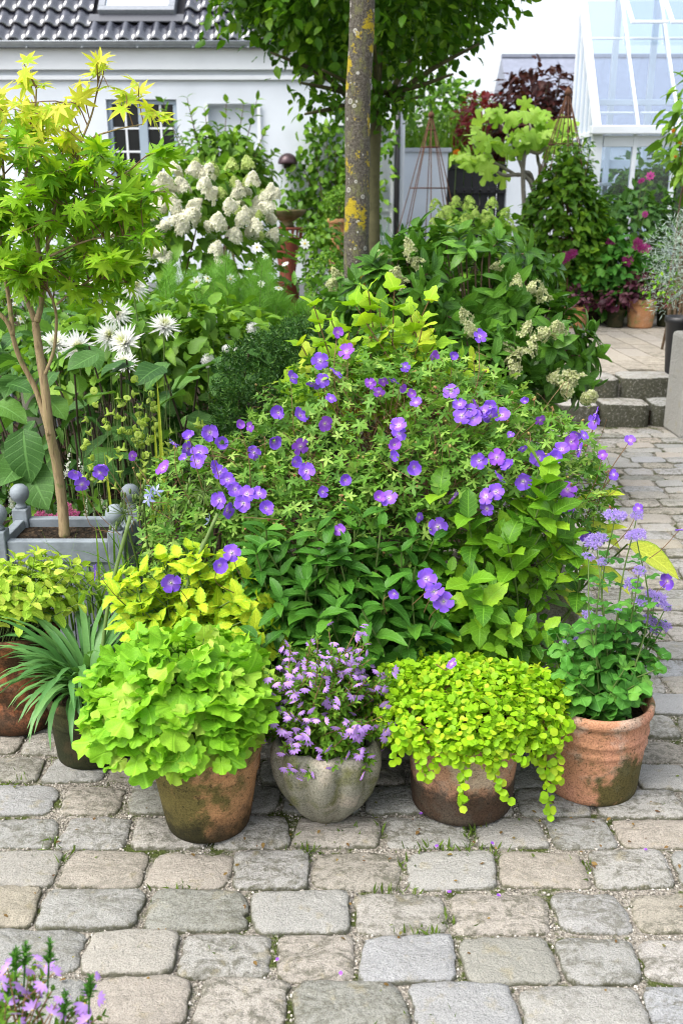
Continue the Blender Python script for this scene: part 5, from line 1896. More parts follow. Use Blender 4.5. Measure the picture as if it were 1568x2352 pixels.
# variegated reed
t = thing('variegated_reed', (-0.62, 3.2, 0), 'single upright yellow-green striped reed among the lime bells', 'plant')
for (x0, y0, x1, y1) in ((372, 1090, 362, 868), (385, 1095, 372, 1010), (255, 1130, 240, 1035), (360, 1090, 355, 960)):
    a, b = at(x0, y0, 3.16), at(x1, y1, 3.18)
    part(t, 'leaf', tform(blade(1, 0.026, 0.2, 0.5, 6, 0.8, 0.02), frames(a - UP * 0.2, b - a + UP * 0.2, np.array([0.4, -1, 0]), np.linalg.norm(b - a + UP * 0.2))[0]), L_HOSTA)

# large-leaved shrub behind the planter
t = thing('large_leaved_hydrangea', (-0.95, 3.85, 0), 'shrub with very large dull green leaves below the white dahlias', 'shrub')
BIGL = [blade(1, 0.72, 0.5, 0.75, 8, 0.22, cu, 0.05, 0.04, cols=2) for cu in (0.08, 0.25, 0.4)]
P, D, Nn, S, cs = [], [], [], [], []
spots = [(150, 850, 3.7), (245, 838, 3.7), (390, 835, 3.65), (470, 850, 3.8), (560, 820, 3.8), (300, 930, 3.6), (190, 960, 3.65), (95, 900, 3.7), (430, 905, 3.7), (540, 870, 3.8), (345, 880, 3.75), (480, 960, 3.8), (240, 900, 3.8),
         (120, 1000, 3.6), (400, 960, 3.8), (330, 985, 3.75), (560, 940, 3.95), (250, 1000, 3.75), (20, 860, 3.6), (60, 830, 3.7), (15, 930, 3.6), (150, 1060, 3.5), (60, 1060, 3.5), (20, 1090, 3.45), (440, 1000, 3.7), (520, 1000, 3.75),
         (310, 840, 3.9), (640, 830, 4.0), (500, 810, 4.0), (200, 800, 4.0), (90, 770, 4.0), (10, 780, 3.9), (220, 1050, 3.6), (300, 1060, 3.7), (380, 1040, 3.75), (590, 1000, 3.9), (100, 1130, 3.45), (30, 1140, 3.4), (170, 1150, 3.5), (250, 1120, 3.55)]
for (px, py, Y) in spots:
    for q in range(2):
        p_ = at(px + rng.normal() * 22, py + rng.normal() * 12, Y + U(-0.1, 0.15))
        a = U(0, 6.28)
        P.append(p_)
        D.append((math.cos(a), math.sin(a) * 0.7 - 0.35, U(-0.45, 0.05)))
        Nn.append(UP + rng.normal(size=3) * 0.25)
        S.append(U(0.11, 0.17))
    if rng.random() < 0.6:
        cs.append(stem_curve((p_[0] * 0.85 - 0.1, Y + 0.08, 0), p_, 0.05, 6))
for (px, py, dx, s) in ((55, 985, 0.1, 0.20), (60, 1065, 0.5, 0.20)):
    P.append(at(px, py, 3.4))
    D.append((dx, -0.55, -0.75))
    Nn.append(np.array([0, -1, 0.5]))
    S.append(s)
stems_part(t, cs, 0.006, 0.004, STEMD)
pieces(t, 'leaf', BIGL, frames(np.array(P), np.array(D), np.array(Nn), np.array(S)), L_BIG, 120)

# dahlias
t = thing('white_dahlia', (-1.1, 4.5, 0), 'dahlias with spiky white double blooms above large dull leaves', 'plant')
c, r = ell(60, 700, 680, 960, 4.55, 0.35)
pos, out = shell(900, c, r, 0.4, 1.0, -0.5, 30)
pieces(t, 'leaf', OVATET + LANCET, lay(pos, out, U(0.06, 0.12, len(pos)), 0.2, 0.6), L_MID, 120)
CAC = [dahlia(84, True) for _ in range(2)]
POM = [dahlia(70, False)]
P = heads(t, 'cactus_bloom', CAC, [(305, 658, 42, 4.3), (270, 722, 38, 4.2), (376, 753, 42, 4.1), (292, 788, 48, 4.05), (128, 792, 40, 4.1), (178, 798, 44, 4.05), (288, 838, 34, 3.95), (250, 772, 38, 4.2), (190, 665, 32, 4.7), (240, 640, 32, 4.8)],
          F_WHITE, 0.45, 0.25)
cs = [stem_curve((p_[0], p_[1] + 0.06, 0.1), p_ - tocam(p_) * 0.02, 0.02, 6) for p_ in P]
P = heads(t, 'pompon_bloom', POM, [(484, 735, 17, 4.4), (580, 755, 17, 4.4), (478, 828, 18, 4.2), (575, 786, 13, 4.3), (520, 802, 12, 4.3), (476, 752, 13, 4.45), (545, 805, 12, 4.3)], F_WHITE, 0.3, 0.2)
cs += [stem_curve((p_[0], p_[1] + 0.06, 0.1), p_ - tocam(p_) * 0.02, 0.02, 6) for p_ in P]
stems_part(t, cs, 0.004, 0.003, STEMG)

# cosmos: thread foliage
t = thing('white_cosmos', (-0.75, 5.4, 0), 'feathery green cosmos with small white daisies in front of the white hydrangea', 'plant')
th = needle(0.017, 0.1)
gs = []
for q in range(19):
    f = q / 18
    a = (1 if q % 2 else -1) * U(0.5, 0.95)
    L = 0.65 * (1 - 0.5 * f)
    d = np.array([math.sin(a), math.cos(a), U(-0.2, 0.2)])
    gs.append(tform(th, frames(np.array([0, f * 0.8, -0.1 * f * f]), d, UP, L)[0]))
FR = [merge(gs + [tform(th, frames(np.zeros(3), (0, 1, -0.08), UP, 1.0)[0])])]
MM, cosm = [], []
for k in range(64):
    px = U(365, 725)
    top = 590 + 0.9 * max(0, px - 600) + 40 * abs(math.sin(px * 0.031)) + U(0, 70)
    tip = at(px, top, 5.2 + U(-0.35, 0.35))
    s = stem_curve((tip[0] + rng.normal() * 0.06, tip[1] + 0.05, 0), tip, 0.03, 9)
    cosm.append(s)
    m = along(s, 16, 0.19, 2, 0.42, 0.75, 0.45, 0.7, 0.0)
    MM.append(m)
    MM.append(along(s, 9, 0.15, 2, 0.5, 0.9, 0.5, 0.7, 0.05))
pieces(t, 'frond', FR, np.concatenate(MM), L_FEATH, 60)
COS = [simple_flower(8, 0.42, 0.05, False, 0.16)]
P = heads(t, 'flower', COS, [(590, 568, 13, 5.2), (572, 617, 11, 5.2), (530, 641, 13, 5.0), (452, 648, 15, 5.0), (600, 652, 10, 5.2), (655, 606, 10, 5.4), (560, 702, 11, 5.0), (527, 775, 13, 4.8), (640, 662, 12, 5.1), (477, 640, 12, 5.1), (700, 560, 14, 5.4),
                             (500, 690, 11, 5.0), (400, 690, 12, 5.0), (430, 720, 12, 4.9), (345, 700, 14, 5.0), (610, 590, 9, 5.4)], [F_WHITE, HEART], 0.5, 0.35)
cs = [stem_curve((p_[0], p_[1] + 0.1, 0.1), p_, 0.03, 6) for p_ in P]
stems_part(t, cs + cosm, 0.003, 0.0015, STEMG)

# white hydrangea
t, e = bush('white_hydrangea', 'big hydrangea with cream white cone blooms in front of the house window', (225, 660, 400, 900), 6.6, 0.55, OVATE + OVATET[:1], L_MID, 1500, 0.11, 200, lo=0.6, rs=0.01)
PAN = [panicle(110, 1.25, 0.85, 0.30, 0.55) for _ in range(3)]
B = []
for k in range(84):
    px, py = U(225, 640), U(385, 610)
    if (px - 430) ** 2 / 215 ** 2 + (py - 495) ** 2 / 130 ** 2 > 1:
        continue
    p_, ok = hit(px, py, [e], 6.2)
    B.append((px, py, U(14, 23), p_[1] - 0.08))
heads(t, 'bloom', PAN, B + [(400, 400, 24, 6.2), (470, 430, 22, 6.1), (380, 420, 26, 6.1), (530, 480, 22, 6.1), (500, 520, 26, 6.05), (560, 510, 22, 6.1), (590, 530, 22, 6.1), (440, 500, 26, 6.05), (420, 530, 22, 6.05)], F_CREAM, 0.7, 0.35, axis='y', toward=0.4)
heads(t, 'green_bloom', PAN, [(450, 385, 17, 6.3), (490, 400, 20, 6.3), (533, 388, 18, 6.3), (570, 385, 20, 6.3), (540, 425, 16, 6.3), (570, 425, 17, 6.3), (605, 455, 15, 6.3), (550, 490, 14, 6.2), (595, 500, 13, 6.2), (510, 450, 16, 6.2), (600, 545, 12, 6.2)],
      F_LIMEW, 0.9, 0.2, axis='y', toward=0.2)

# right hand hydrangea with greenish cream panicles
t = thing('panicle_hydrangea', (0.75, 5.0, 0), 'glossy dark-leaved hydrangea with greenish cream panicles beside the steps', 'shrub')
HE = [ell(830, 1290, 520, 900, 5.0, 0.45), ell(1030, 1370, 690, 980, 4.75, 0.35), ell(760, 1080, 580, 860, 4.7, 0.3), ell(960, 1230, 760, 970, 4.4, 0.25)]
cs, Ms = [], []
for (c, r), n in zip(HE, (66, 48, 34, 30)):
    pos, out = shell(n, c, r, 0.75, 1.02, -0.5)
    for p_, o_ in zip(pos, out):
        s = curve([np.array([0.72 + rng.normal() * 0.1, 4.95, 0.02]), (p_ + np.array([0.72, 4.95, 0.3])) / 2, p_ - o_ * 0.10, p_], 4)
        cs.append(s)
        Ms.append(along(s, 4, U(0.125, 0.165), 3, 0.76, 1.15, 0.75, 0.35, 0.10))
stems_part(t, cs, 0.006, 0.003, STEMB)
HL = [blade(1, 0.42, 0.65, 0.8, 6, 0.30, cu, 0.05) for cu in (0.15, 0.3, 0.5)]
pieces(t, 'leaf', HL, np.concatenate(Ms), L_HYD, 300)
PAN2 = [panicle(46, 1.6, 0.80, 0.33) for _ in range(4)]
heads(t, 'bloom', PAN2, [(945, 580, 22, 4.55), (968, 610, 22, 4.55), (905, 640, 24, 4.4), (930, 655, 22, 4.4), (880, 620, 20, 4.6), (760, 655, 20, 4.6), (775, 640, 18, 4.6), (1070, 735, 22, 4.35), (1085, 765, 22, 4.3), (1185, 660, 20, 4.5), (1230, 660, 24, 4.5), (1250, 690, 22, 4.5),
                         (1200, 770, 24, 4.35), (1240, 770, 26, 4.35), (1280, 760, 26, 4.35), (1215, 810, 24, 4.3), (1175, 840, 26, 4.2), (1190, 865, 24, 4.2), (1290, 865, 26, 4.35), (1330, 880, 28, 4.35), (1350, 915, 26, 4.35), (1310, 905, 26, 4.3), (1150, 610, 16, 4.8), (870, 590, 18, 4.8),
                         (1160, 800, 22, 4.3), (1060, 820, 20, 4.3), (1110, 850, 18, 4.2)], F_GREENC, 0.5, 0.4, axis='y', toward=0.4)

# mid-bed fillers that close the view to the soil
bush('box_hedge', 'low clipped box hedge block between the cosmos and the lichened trunk', (705, 800, 592, 760), 7.6, 0.4, OVATES, L_CLIMB, 1400, 0.03, 40, 'hedge', 6, lo=0.9, clump=0, jit=0.8)
bush('leafy_undergrowth', 'mixed green undergrowth on the far side of the planter box', (-120, 520, 700, 1250), 4.9, 0.5, OVATE + LANCE, L_BIG, 1100, 0.12, 60, 'undergrowth', 20, lo=0.5)
bush('leafy_undergrowth', 'low dark green undergrowth between the trunk and the glossy hydrangea', (560, 1200, 640, 1180), 5.7, 0.6, OVATE + LANCE, L_HYD, 1300, 0.11, 60, 'undergrowth', 20, lo=0.5)
bush('white_phlox', 'leafy plant with white flowers behind the maple stems', (-60, 300, 560, 900), 5.6, 0.45, LANCE + OVATE, L_MID, 1200, 0.09, 80, 'plant', 20)
t = thing('phlox_in_bloom', (-1.9, 5.3, 0), 'loose white flowers on slim stems behind the maple stems', 'plant')
P = heads(t, 'flower', COS, [(U(10, 260), U(640, 800), U(9, 15), U(5.0, 5.3)) for _ in range(38)], [F_WHITE, PALE], 0.4, 0.4)
stems_part(t, [stem_curve((p_[0] + rng.normal() * 0.03, p_[1] + 0.1, 0), p_, 0.03, 6) for p_ in P], 0.003, 0.0015, STEMG)

# white spikes and pink heads beside the planter box
t = thing('white_veronica', (-1.05, 3.45, 0), 'slender white flower spikes beside the planter box post', 'plant')
cs = []
flo = floret(4, 1.0, 0.8)
for (px, py) in ((15, 1110), (70, 1110), (95, 1100), (110, 1150), (165, 1040), (85, 1150), (130, 1160), (180, 1060), (100, 1130), (25, 1130), (150, 1130), (200, 1150), (215, 1170), (60, 1170), (230, 1145)):
    b, e_ = at(px + rng.normal() * 10, py + 55, 3.4), at(px, py - 15, 3.4)
    cs.append(stem_curve((b[0], 3.45, 0.0), e_, 0.02, 6))
    n = 46
    f = rng.random(n)
    pos = b + (e_ - b) * f[:, None] + rnd(n, 0.006) * (1.15 - f)[:, None]
    part(t, 'flower_spike', instances([flo], np.zeros(n, int), face(pos, rnd(n), 0.007 * (1.2 - f))), F_WHITE)
stems_part(t, cs, 0.002, 0.001, STEMG)
pos, out = shell(220, np.array([-1.05, 3.45, 0.28]), np.array([0.35, 0.12, 0.25]), 0.4, 1.0, -0.6)
pieces(t, 'leaf', LANCE, lay(pos, out, U(0.05, 0.09, len(pos))), L_MID, 80)
t = thing('pink_sedum', (-0.98, 3.30, 0), 'flat pink flower heads just behind the planter box rail', 'plant')
P = heads(t, 'flower_head', FL, [(95, 1188, 17, 3.28), (118, 1192, 14, 3.27), (155, 1165, 13, 3.28), (165, 1185, 20, 3.26), (140, 1190, 16, 3.25), (82, 1195, 12, 3.26)], F_ROSE, 0.8, 0.2)
stems_part(t, [stem_curve((p_[0], p_[1] + 0.02, 0.0), p_, 0.02, 5) for p_ in P], 0.003, 0.002, STEMG)

# fallen petals and leaf bits round the pots
n = 130
px_ = np.concatenate([U(-1.0, 0.95, 70), U(-0.3, 0.9, 60)])
py_ = np.concatenate([U(1.5, 2.3, 70), U(1.85, 2.15, 60)])
LIT = leafmat('withered_leaf', (0.10, 0.05, 0.02), (0.20, 0.13, 0.04), (0.10, 0.16, 0.03), trans=0.1, blotch=0)
pp = np.stack([px_, py_, np.full(n, 0.006)], -1)
o = part(None, 'leaf_litter', instances(OVATES, rng.integers(0, 2, n), frames(pp, rnd(n) * np.array([1, 1, 0.1]), UP + rnd(n, 0.25), U(0.006, 0.017, n))), LIT, kind='stuff')
tag(o, 'withered brown leaf bits lying on the cobbles before the pots', 'litter')
n = 9
pp = np.stack([U(-0.4, 0.95, n), U(1.5, 2.1, n), np.full(n, 0.007)], -1)
o = part(None, 'fallen_petals', instances([blade(1, 0.8, 0.8, 0.3, 3, 0.2, -0.2)], np.zeros(n, int), frames(pp, rnd(n) * np.array([1, 1, 0.1]), UP + rnd(n, 0.2), U(0.008, 0.014, n))), F_GERP, kind='stuff')
tag(o, 'small violet petals fallen on the cobblestones', 'petals')

# blurred fan flower close to the camera
tb = (-0.52, 1.12)
pot('terracotta_pot', 'small terracotta pot below the blurred mauve flowers at the edge of the paving', tb, rim_profile(0.09, 0.11, 0.20, 0.006, 0.035), TERRA_A, 0.17, 0.095, 28)
t = scaevola('fan_flower', 'out-of-focus mauve fan flowers with dark bud spikes at the corner of the paving', np.array([-0.52, 1.14, 0.24]), 0.17, tb, np.array([0.18, 0.12, 0.13]), 40, 0.024, 90, 0.0)
for (px, py, s) in ((115, 2185, 0.05), (38, 2200, 0.05), (60, 2190, 0.045), (208, 2265, 0.05), (150, 2300, 0.045), (20, 2285, 0.05)):
    b = at(px - 5, py + 85, 1.17)
    e_ = at(px, py - 18, 1.17)
    s_ = curve([b, (b + e_) / 2, e_], 5)
    m = along(s_, 9, 0.017, 4, 0.55, 0.6, 0.6, 0.5, 0)
    part(t, 'bud_spike', merge([tube(s_, 0.0016, 5), instances(LANCE, rng.integers(0, 3, len(m)), m)]), L_DARK)
P = heads(t, 'flower', SCAE, [(18, 2225, 26, 1.17), (50, 2262, 26, 1.17), (100, 2258, 24, 1.17), (125, 2235, 20, 1.18), (20, 2310, 26, 1.16), (75, 2320, 26, 1.16), (120, 2330, 24, 1.16), (200, 2345, 26, 1.16), (40, 2345, 24, 1.15), (140, 2290, 18, 1.17), (5, 2260, 22, 1.17), (70, 2225, 18, 1.18)],
          [F_SCAE, HEART], 0.1, 0.25)
stems_part(t, [stem_curve((tb[0] + rng.normal() * 0.04, tb[1] + 0.02, 0.17), p_, 0.05, 5) for p_ in P], 0.0015, 0.001, STEMR)

# ================================================================== trees
def barkmat():
    m, t = nt('lichened_bark')
    n = N(t)
    co = n('TexCoord').outputs['Object']
    st = n('VectorMath', operation='MULTIPLY', in_0=co, in_1=(1, 1, 0.55)).outputs[0]
    a, b, f = n.noise(st, 26, 5, 0.7), n.noise(co, 90, 5, 0.75), n.noise(co, 260, 3, 0.7)
    col = n.ramp(b, [(0.30, (0.035, 0.030, 0.024)), (0.5, (0.10, 0.088, 0.07)), (0.68, (0.20, 0.185, 0.155))])
    col = n.mix(n.smooth(a, 0.50, 0.66), col, (0.15, 0.15, 0.07))
    col = n.mix(1.0, col, n.ramp(f, [(0.3, 0.55), (0.7, 1.3)]), 'MULTIPLY')
    # grey ring lichens
    v = n('TexVoronoi', in_Scale=26.0, in_Vector=co, in_Randomness=1.0)
    d, cr = v.outputs['Distance'], n('SeparateXYZ', in_0=v.outputs['Color']).outputs
    dd = n.math('ADD', d, n.math('MULTIPLY', n.math('SUBTRACT', f, 0.5), 0.16))
    size = n.math('MULTIPLY_ADD', cr[1], 0.22, 0.14)
    on = n.math('GREATER_THAN', cr[0], 0.42)
    disc_ = n.math('MULTIPLY', n.math('SUBTRACT', 1.0, n.smooth(n.math('SUBTRACT', dd, size), -0.03, 0.03)), on)
    ring = n.math('SUBTRACT', 1.0, n.smooth(n.math('ABSOLUTE', n.math('SUBTRACT', dd, n.math('MULTIPLY', size, 0.8))), 0.02, 0.07))
    lc = n.mix(ring, (0.22, 0.21, 0.18), (0.46, 0.45, 0.41))
    col = n.mix(n.math('MULTIPLY', disc_, 0.85), col, lc)
    # yellow crust lichen
    y = n.noise(co, 11, 2, 0.5)
    y2 = n.math('ADD', n.math('MULTIPLY', y, 0.75), n.math('MULTIPLY', b, 0.4))
    yf = n.math('MULTIPLY', n.smooth(y2, 0.64, 0.68), 0.95)
    col = n.mix(yf, col, n.mix(f, (0.26, 0.20, 0.012), (0.50, 0.38, 0.02)))
    h = n.math('ADD', n.math('MULTIPLY', b, 1.0), n.math('ADD', n.math('MULTIPLY', f, 0.4), n.math('MULTIPLY', disc_, 0.25)))
    n.out(n.bsdf(col, 0.85, 0.2, n.bump(h, 0.8, 0.012)))
    return m


BARK = barkmat()
BARK2 = plain('smooth_olive_bark', (0.09, 0.085, 0.04), 0.8, 0.2, vary=0.35, scale=12, bump=0.4, bscale=70)


def crown(root, c, r, n_cl, per, size, mat, protos, n_parts, sd=0.13, lo=0.55):
    cl, out = shell(n_cl, c, r, lo, 1.0, -0.95)
    pos = (cl[:, None] + rng.normal(size=(n_cl, per, 3)) * sd * np.array([1, 1, 0.7])).reshape(-1, 3)
    o = np.repeat(out, per, 0)
    n = len(pos)
    # leaves hang from their twigs: tips point out and down, blades nearly level
    h = o.copy()
    h[:, 2] = 0
    d = nrm(h * 0.8 + rnd(n, 0.6) - UP * 0.55)
    M = frames(pos, d, UP + rnd(n, 0.4) + o * 0.3, U(size * 0.7, size * 1.25, n))
    o_ = np.array([0, 0, CAM_H])
    sc_ = -(pos[:, 1]) - 0.6 * np.abs(pos[:, 2] - (c[2] - r[2] * 0.6))
    pieces(root, 'leaf', protos, M, mat, n_parts, 'crown', sc_)
    return cl


T1Y = 5.0
b1, t1 = at(822, 700, T1Y), at(826, 0, T1Y)
bx_ = b1[0]
t = thing('pollarded_tree', (bx_, T1Y, 0), 'straight tree trunk covered in yellow and grey lichen rising from the bed', 'tree')
zz = np.linspace(0, 2.75, 44)
P = np.stack([bx_ + (t1[0] - b1[0]) * (zz / 2.4) + 0.010 * np.sin(zz * 3.1) + 0.004 * np.sin(zz * 9), np.full(44, T1Y) + 0.006 * np.sin(zz * 4), zz], -1)
rr = np.interp(zz, [0, 0.1, 0.5, 2.0, 2.75], [0.085, 0.074, 0.068, 0.059, 0.062]) * (1 + 0.022 * np.sin(zz * 7.3) + 0.012 * np.sin(zz * 23))
tr_ = part(t, 'trunk', tube(P, rr, 22), BARK)
for k in range(8):
    a = k * 0.79 + U(-0.2, 0.2)
    e_ = P[-1] + np.array([math.cos(a) * 0.9, math.sin(a) * 0.9, U(0.45, 0.8)])
    part(t, 'branch', tube(curve([P[-2], P[-1] + np.array([math.cos(a) * 0.3, math.sin(a) * 0.3, 0.22]), e_], 5), np.linspace(0.03, 0.012, 11), 8), BARK2)
crown(t, np.array([P[-1][0], T1Y, 3.75]), np.array([1.0, 1.0, 0.5]), 70, 12, 0.085, L_TREE, OVATES, 0)

T2Y = 9.0
b2 = at(860, 560, T2Y)
t = thing('pollarded_tree', (b2[0], T2Y, 0), 'olive-barked tree with a dense umbrella crown behind the lichened trunk', 'tree')
zz = np.linspace(0, 2.42, 20)
P = np.stack([b2[0] + 0.012 * np.sin(zz * 3), np.full(20, T2Y), zz], -1)
part(t, 'trunk', tube(P, np.interp(zz, [0, 0.3, 2.42], [0.068, 0.055, 0.050]), 14), BARK2)
ends = []
for (px, py, Y) in ((960, 225, 8.8), (1040, 170, 8.6), (690, 190, 8.6), (740, 160, 8.4), (620, 120, 8.9), (1100, 100, 9.0), (860, 100, 8.3), (700, 262, 8.5), (880, 40, 9.6), (1010, 60, 9.7)):
    e_ = at(px, py, Y)
    cc = curve([P[-1] - UP * U(0.05, 0.30), (P[-1] + e_) / 2 + np.array([0, 0, -0.06]), e_], 5)
    part(t, 'branch', tube(cc, np.linspace(0.034, 0.010, len(cc)), 8), BARK2)
c2 = at(838, 20, T2Y)
cl = crown(t, np.array([c2[0], T2Y, 3.42]), np.array([1.36, 1.30, 0.92]), 480, 26, 0.10, L_TREE, OVATES + OVATE[:1], 300, 0.13, 0.6)
cl2, _ = shell(30, at(850, 225, T2Y - 0.2), np.array([0.62, 0.5, 0.14]), 0.2, 1.0, -1)
n = 30 * 14
pos = (cl2[:, None] + rng.normal(size=(30, 14, 3)) * np.array([0.12, 0.12, 0.07])).reshape(-1, 3)
pieces(t, 'leaf', OVATES, frames(pos, rnd(n, 0.6) - UP * 0.6, UP + rnd(n, 0.4), U(0.07, 0.11, n)), L_TREE, 0, 'lower_foliage')

# ================================================================== along the house
def walllamp():
    p_ = at(661, 372, HY - 0.1)
    t = thing('wall_lamp', p_, 'dark copper half-dome lamp on the white house wall', 'lamp')
    prof = [(max(1e-3, 0.135 * math.sin(a)), 0.135 * math.cos(a) - 0.02) for a in np.linspace(0, PI / 2, 9)] + [(0.13, -0.028), (0.12, -0.02)]
    g = lathe(prof, 24, (p_[0], HY - 0.10, p_[2]))
    part(t, 'shade', g, plain('dark_copper', (0.055, 0.03, 0.035), 0.35, 0.5, 0.4, 0.2))
    part(t, 'back_plate', box(p_[0] - 0.06, p_[0] + 0.06, HY - 0.02, HY - 0.003, p_[2] - 0.08, p_[2] + 0.06), plain('lamp_plate', (0.05, 0.035, 0.035), 0.4), False, 0.004)
    part(t, 'arm', tube([(p_[0], HY - 0.02, p_[2]), (p_[0], HY - 0.13, p_[2] + 0.05)], 0.012, 8), plain('lamp_arm', (0.05, 0.035, 0.035), 0.4))


walllamp()


def urn():
    Y = 12.2
    b, m_, tp = at(660, 600, Y), at(660, 522, Y), at(660, 482, Y)
    k = ppm(Y, 1.0)
    R = 44 / k
    h = m_[2] - b[2]
    t = thing('lattice_pot', (b[0], Y, 0), 'rust-red pierced terracotta pot standing under the stone bowl by the house wall', 'plant pot')
    z0 = b[2] - 0.25
    RM = plain('red_clay', (0.20, 0.055, 0.03), 0.8, vary=0.3, scale=14)
    part(t, 'foot', lathe([(0.001, 0.0), (0.14, 0.0), (0.14, z0 - 0.02), (0.16, z0)], 20, (b[0], Y, 0)), RM)
    part(t, 'body', lathe([(0.10, z0), (0.10, m_[2] - 0.52), (R * 0.50, m_[2] - 0.42), (R * 0.62, m_[2] - 0.25), (R * 0.72, m_[2] - 0.12)], 24, (b[0], Y, 0)), RM)
    for q in range(16):
        a = q * PI / 8
        part(t, 'lattice_bar', bar((b[0] + R * 0.71 * math.cos(a), Y + R * 0.71 * math.sin(a), m_[2] - 0.13), (b[0] + R * 0.80 * math.cos(a + 0.1), Y + R * 0.80 * math.sin(a + 0.1), m_[2] - 0.02), 0.022, 0.018), RM, False)
    part(t, 'rim', lathe([(R * 0.76, m_[2] - 0.03), (R * 0.86, m_[2] - 0.02), (R * 0.86, m_[2]), (0.001, m_[2] + 0.002)], 24, (b[0], Y, 0)), RM)
    t = thing('stone_bowl', (b[0], Y, m_[2] + 0.003), 'mossy shallow stone bowl on a short foot by the house wall', 'bowl')
    hh = tp[2] - m_[2]
    part(t, 'bowl', lathe([(0.001, 0.0), (R * 0.42, 0.0), (R * 0.36, hh * 0.12), (R * 0.30, hh * 0.3), (R * 0.55, hh * 0.45), (R * 0.85, hh * 0.68), (R, hh * 0.9), (R * 1.02, hh), (R * 0.94, hh), (R * 0.8, hh * 0.8), (0.001, hh * 0.7)], 28, (b[0], Y, m_[2] + 0.003)),
         terracotta('mossy_stone', (0.20, 0.17, 0.08), (0.14, 0.12, 0.06), (0.10, 0.11, 0.03), 0.45, 0.6, (0.05, 0.045, 0.02), 0.02, 0.05, 2.2, 0.25))


urn()

t = thing('brugmansia', (at(490, 470, 12.3)[0], 12.3, 0.0), 'tall lax climber with pointed leaves in front of the blind window niche', 'climber')
cs, Ms = [], []
for (px, py) in ((375, 235), (430, 225), (470, 250), (520, 235), (560, 240), (590, 230), (610, 300), (600, 340), (630, 350), (400, 290), (450, 300), (500, 290), (545, 300), (480, 350), (420, 350), (560, 360), (520, 390), (590, 400), (610, 430), (460, 410), (550, 430), (440, 270)):
    tip = at(px, py, 12.3 + U(-0.3, 0.3))
    s = curve([np.array([at(505, 470, 12.3)[0] + rng.normal() * 0.15, 12.35, 0.2]), at(505 + (px - 505) * 0.4, 440, 12.3), tip], 6)
    cs.append(s)
    Ms.append(along(s, 15, U(0.14, 0.20), 2, 0.35, 1.0, 0.7, 0.5, 0.3))
c, r = ell(395, 630, 300, 490, 12.3, 0.4)
pos, out = shell(620, c, r, 0.35, 1.0, -0.8, 12)
Ms.append(lay(pos, out, U(0.12, 0.19, 620), 0.5, 0.6))
stems_part(t, cs, 0.014, 0.004, STEMB)
pieces(t, 'leaf', LANCE + OVATE, np.concatenate(Ms), L_MID, 250)
t = thing('wall_vine', (at(770, 300, 13.8)[0], 13.80, 0), 'dark green vine trained over the white trellis behind the tree trunks', 'climber')
P, cs = [], []
for (px0, py0, px1, py1) in ((790, 600, 745, 290), (800, 600, 800, 280), (765, 590, 690, 370), (770, 590, 670, 430), (860, 560, 880, 290), (790, 600, 770, 330), (780, 600, 720, 300)):
    s = curve([at(px0, py0, 13.85), at((px0 + px1) / 2 + U(-14, 14), (py0 + py1) / 2, 13.85), at(px1, py1, 13.85)], 10)
    cs.append(s)
    for q in s[3:]:
        P.append(q + rnd(9, 1.0) * np.array([0.14, 0.03, 0.10]))
P = np.concatenate(P)
stems_part(t, cs, 0.012, 0.004, STEMB)
pieces(t, 'leaf', OVATE, frames(P, rnd(len(P), 0.5) - UP * 0.5, np.array([0, -1, 0.5]) + rnd(len(P), 0.4), U(0.07, 0.14, len(P))), L_CLIMB, 150)

TERRA_P = terracotta('clay_orange', (0.42, 0.20, 0.09), (0.34, 0.17, 0.08), (0.22, 0.20, 0.07), 0.50, 0.64, (0.08, 0.05, 0.02), -0.05, 0.02, 6.6, 0.2)


def potted_ball(px, py, rpx, Y, label, plabel):
    c = at(px, py, Y)
    r = rpx / ppm(Y, c[2])
    pz_ = c[2] - r * 0.9
    pot('terracotta_pot', plabel, (c[0], c[1], 0), rim_profile(0.11, 0.15, max(0.3, pz_), 0.01, 0.05), TERRA_P, max(0.25, pz_ - 0.05), 0.12, 24)
    t = thing('box_ball', (c[0], c[1], max(0.25, pz_ - 0.05)), label, 'topiary')
    pos, out = shell(900, c, np.array([r, r, r * 1.15]), 0.82, 1.02, -0.8)
    pieces(t, 'leaf', OVATES, lay(pos, out, U(0.03, 0.05, 900), 0, 0.9), L_MID, 60)
    part(t, 'trunk', tube([(c[0], c[1], max(0.25, pz_ - 0.05)), (c[0], c[1], c[2])], 0.02, 6), STEMB)


potted_ball(780, 470, 34, 11.6, 'olive-green clipped box ball in an orange pot by the house wall', 'orange terracotta pot under the clipped ball by the house wall')

bush('dark_laurel', 'low dark evergreen at the house wall beside the pierced terracotta pot', (690, 800, 505, 690), 11.0, 0.3, OVATE, L_CLIMB, 500, 0.09, 60)

# wrought iron chair behind the maple
t = thing('garden_chair', (-2.05, 6.3, 0), 'grey wrought iron garden chair behind the maple stems', 'chair')
IR = plain('grey_iron_paint', (0.16, 0.19, 0.23), 0.5, vary=0.2)
cx, cy = -2.05, 6.3
for sx in (-1, 1):
    part(t, 'leg', tube(curve([(cx + sx * 0.22, cy - 0.2, 0), (cx + sx * 0.2, cy - 0.19, 0.25), (cx + sx * 0.19, cy - 0.18, 0.45)], 4), 0.012, 8), IR)
    part(t, 'leg', tube(curve([(cx + sx * 0.22, cy + 0.24, 0), (cx + sx * 0.2, cy + 0.2, 0.25), (cx + sx * 0.19, cy + 0.19, 0.45)], 4), 0.012, 8), IR)
    part(t, 'armrest', tube(curve([(cx + sx * 0.21, cy + 0.21, 0.72), (cx + sx * 0.27, cy, 0.74), (cx + sx * 0.26, cy - 0.18, 0.66), (cx + sx * 0.2, cy - 0.18, 0.46)], 6), 0.013, 8), IR)
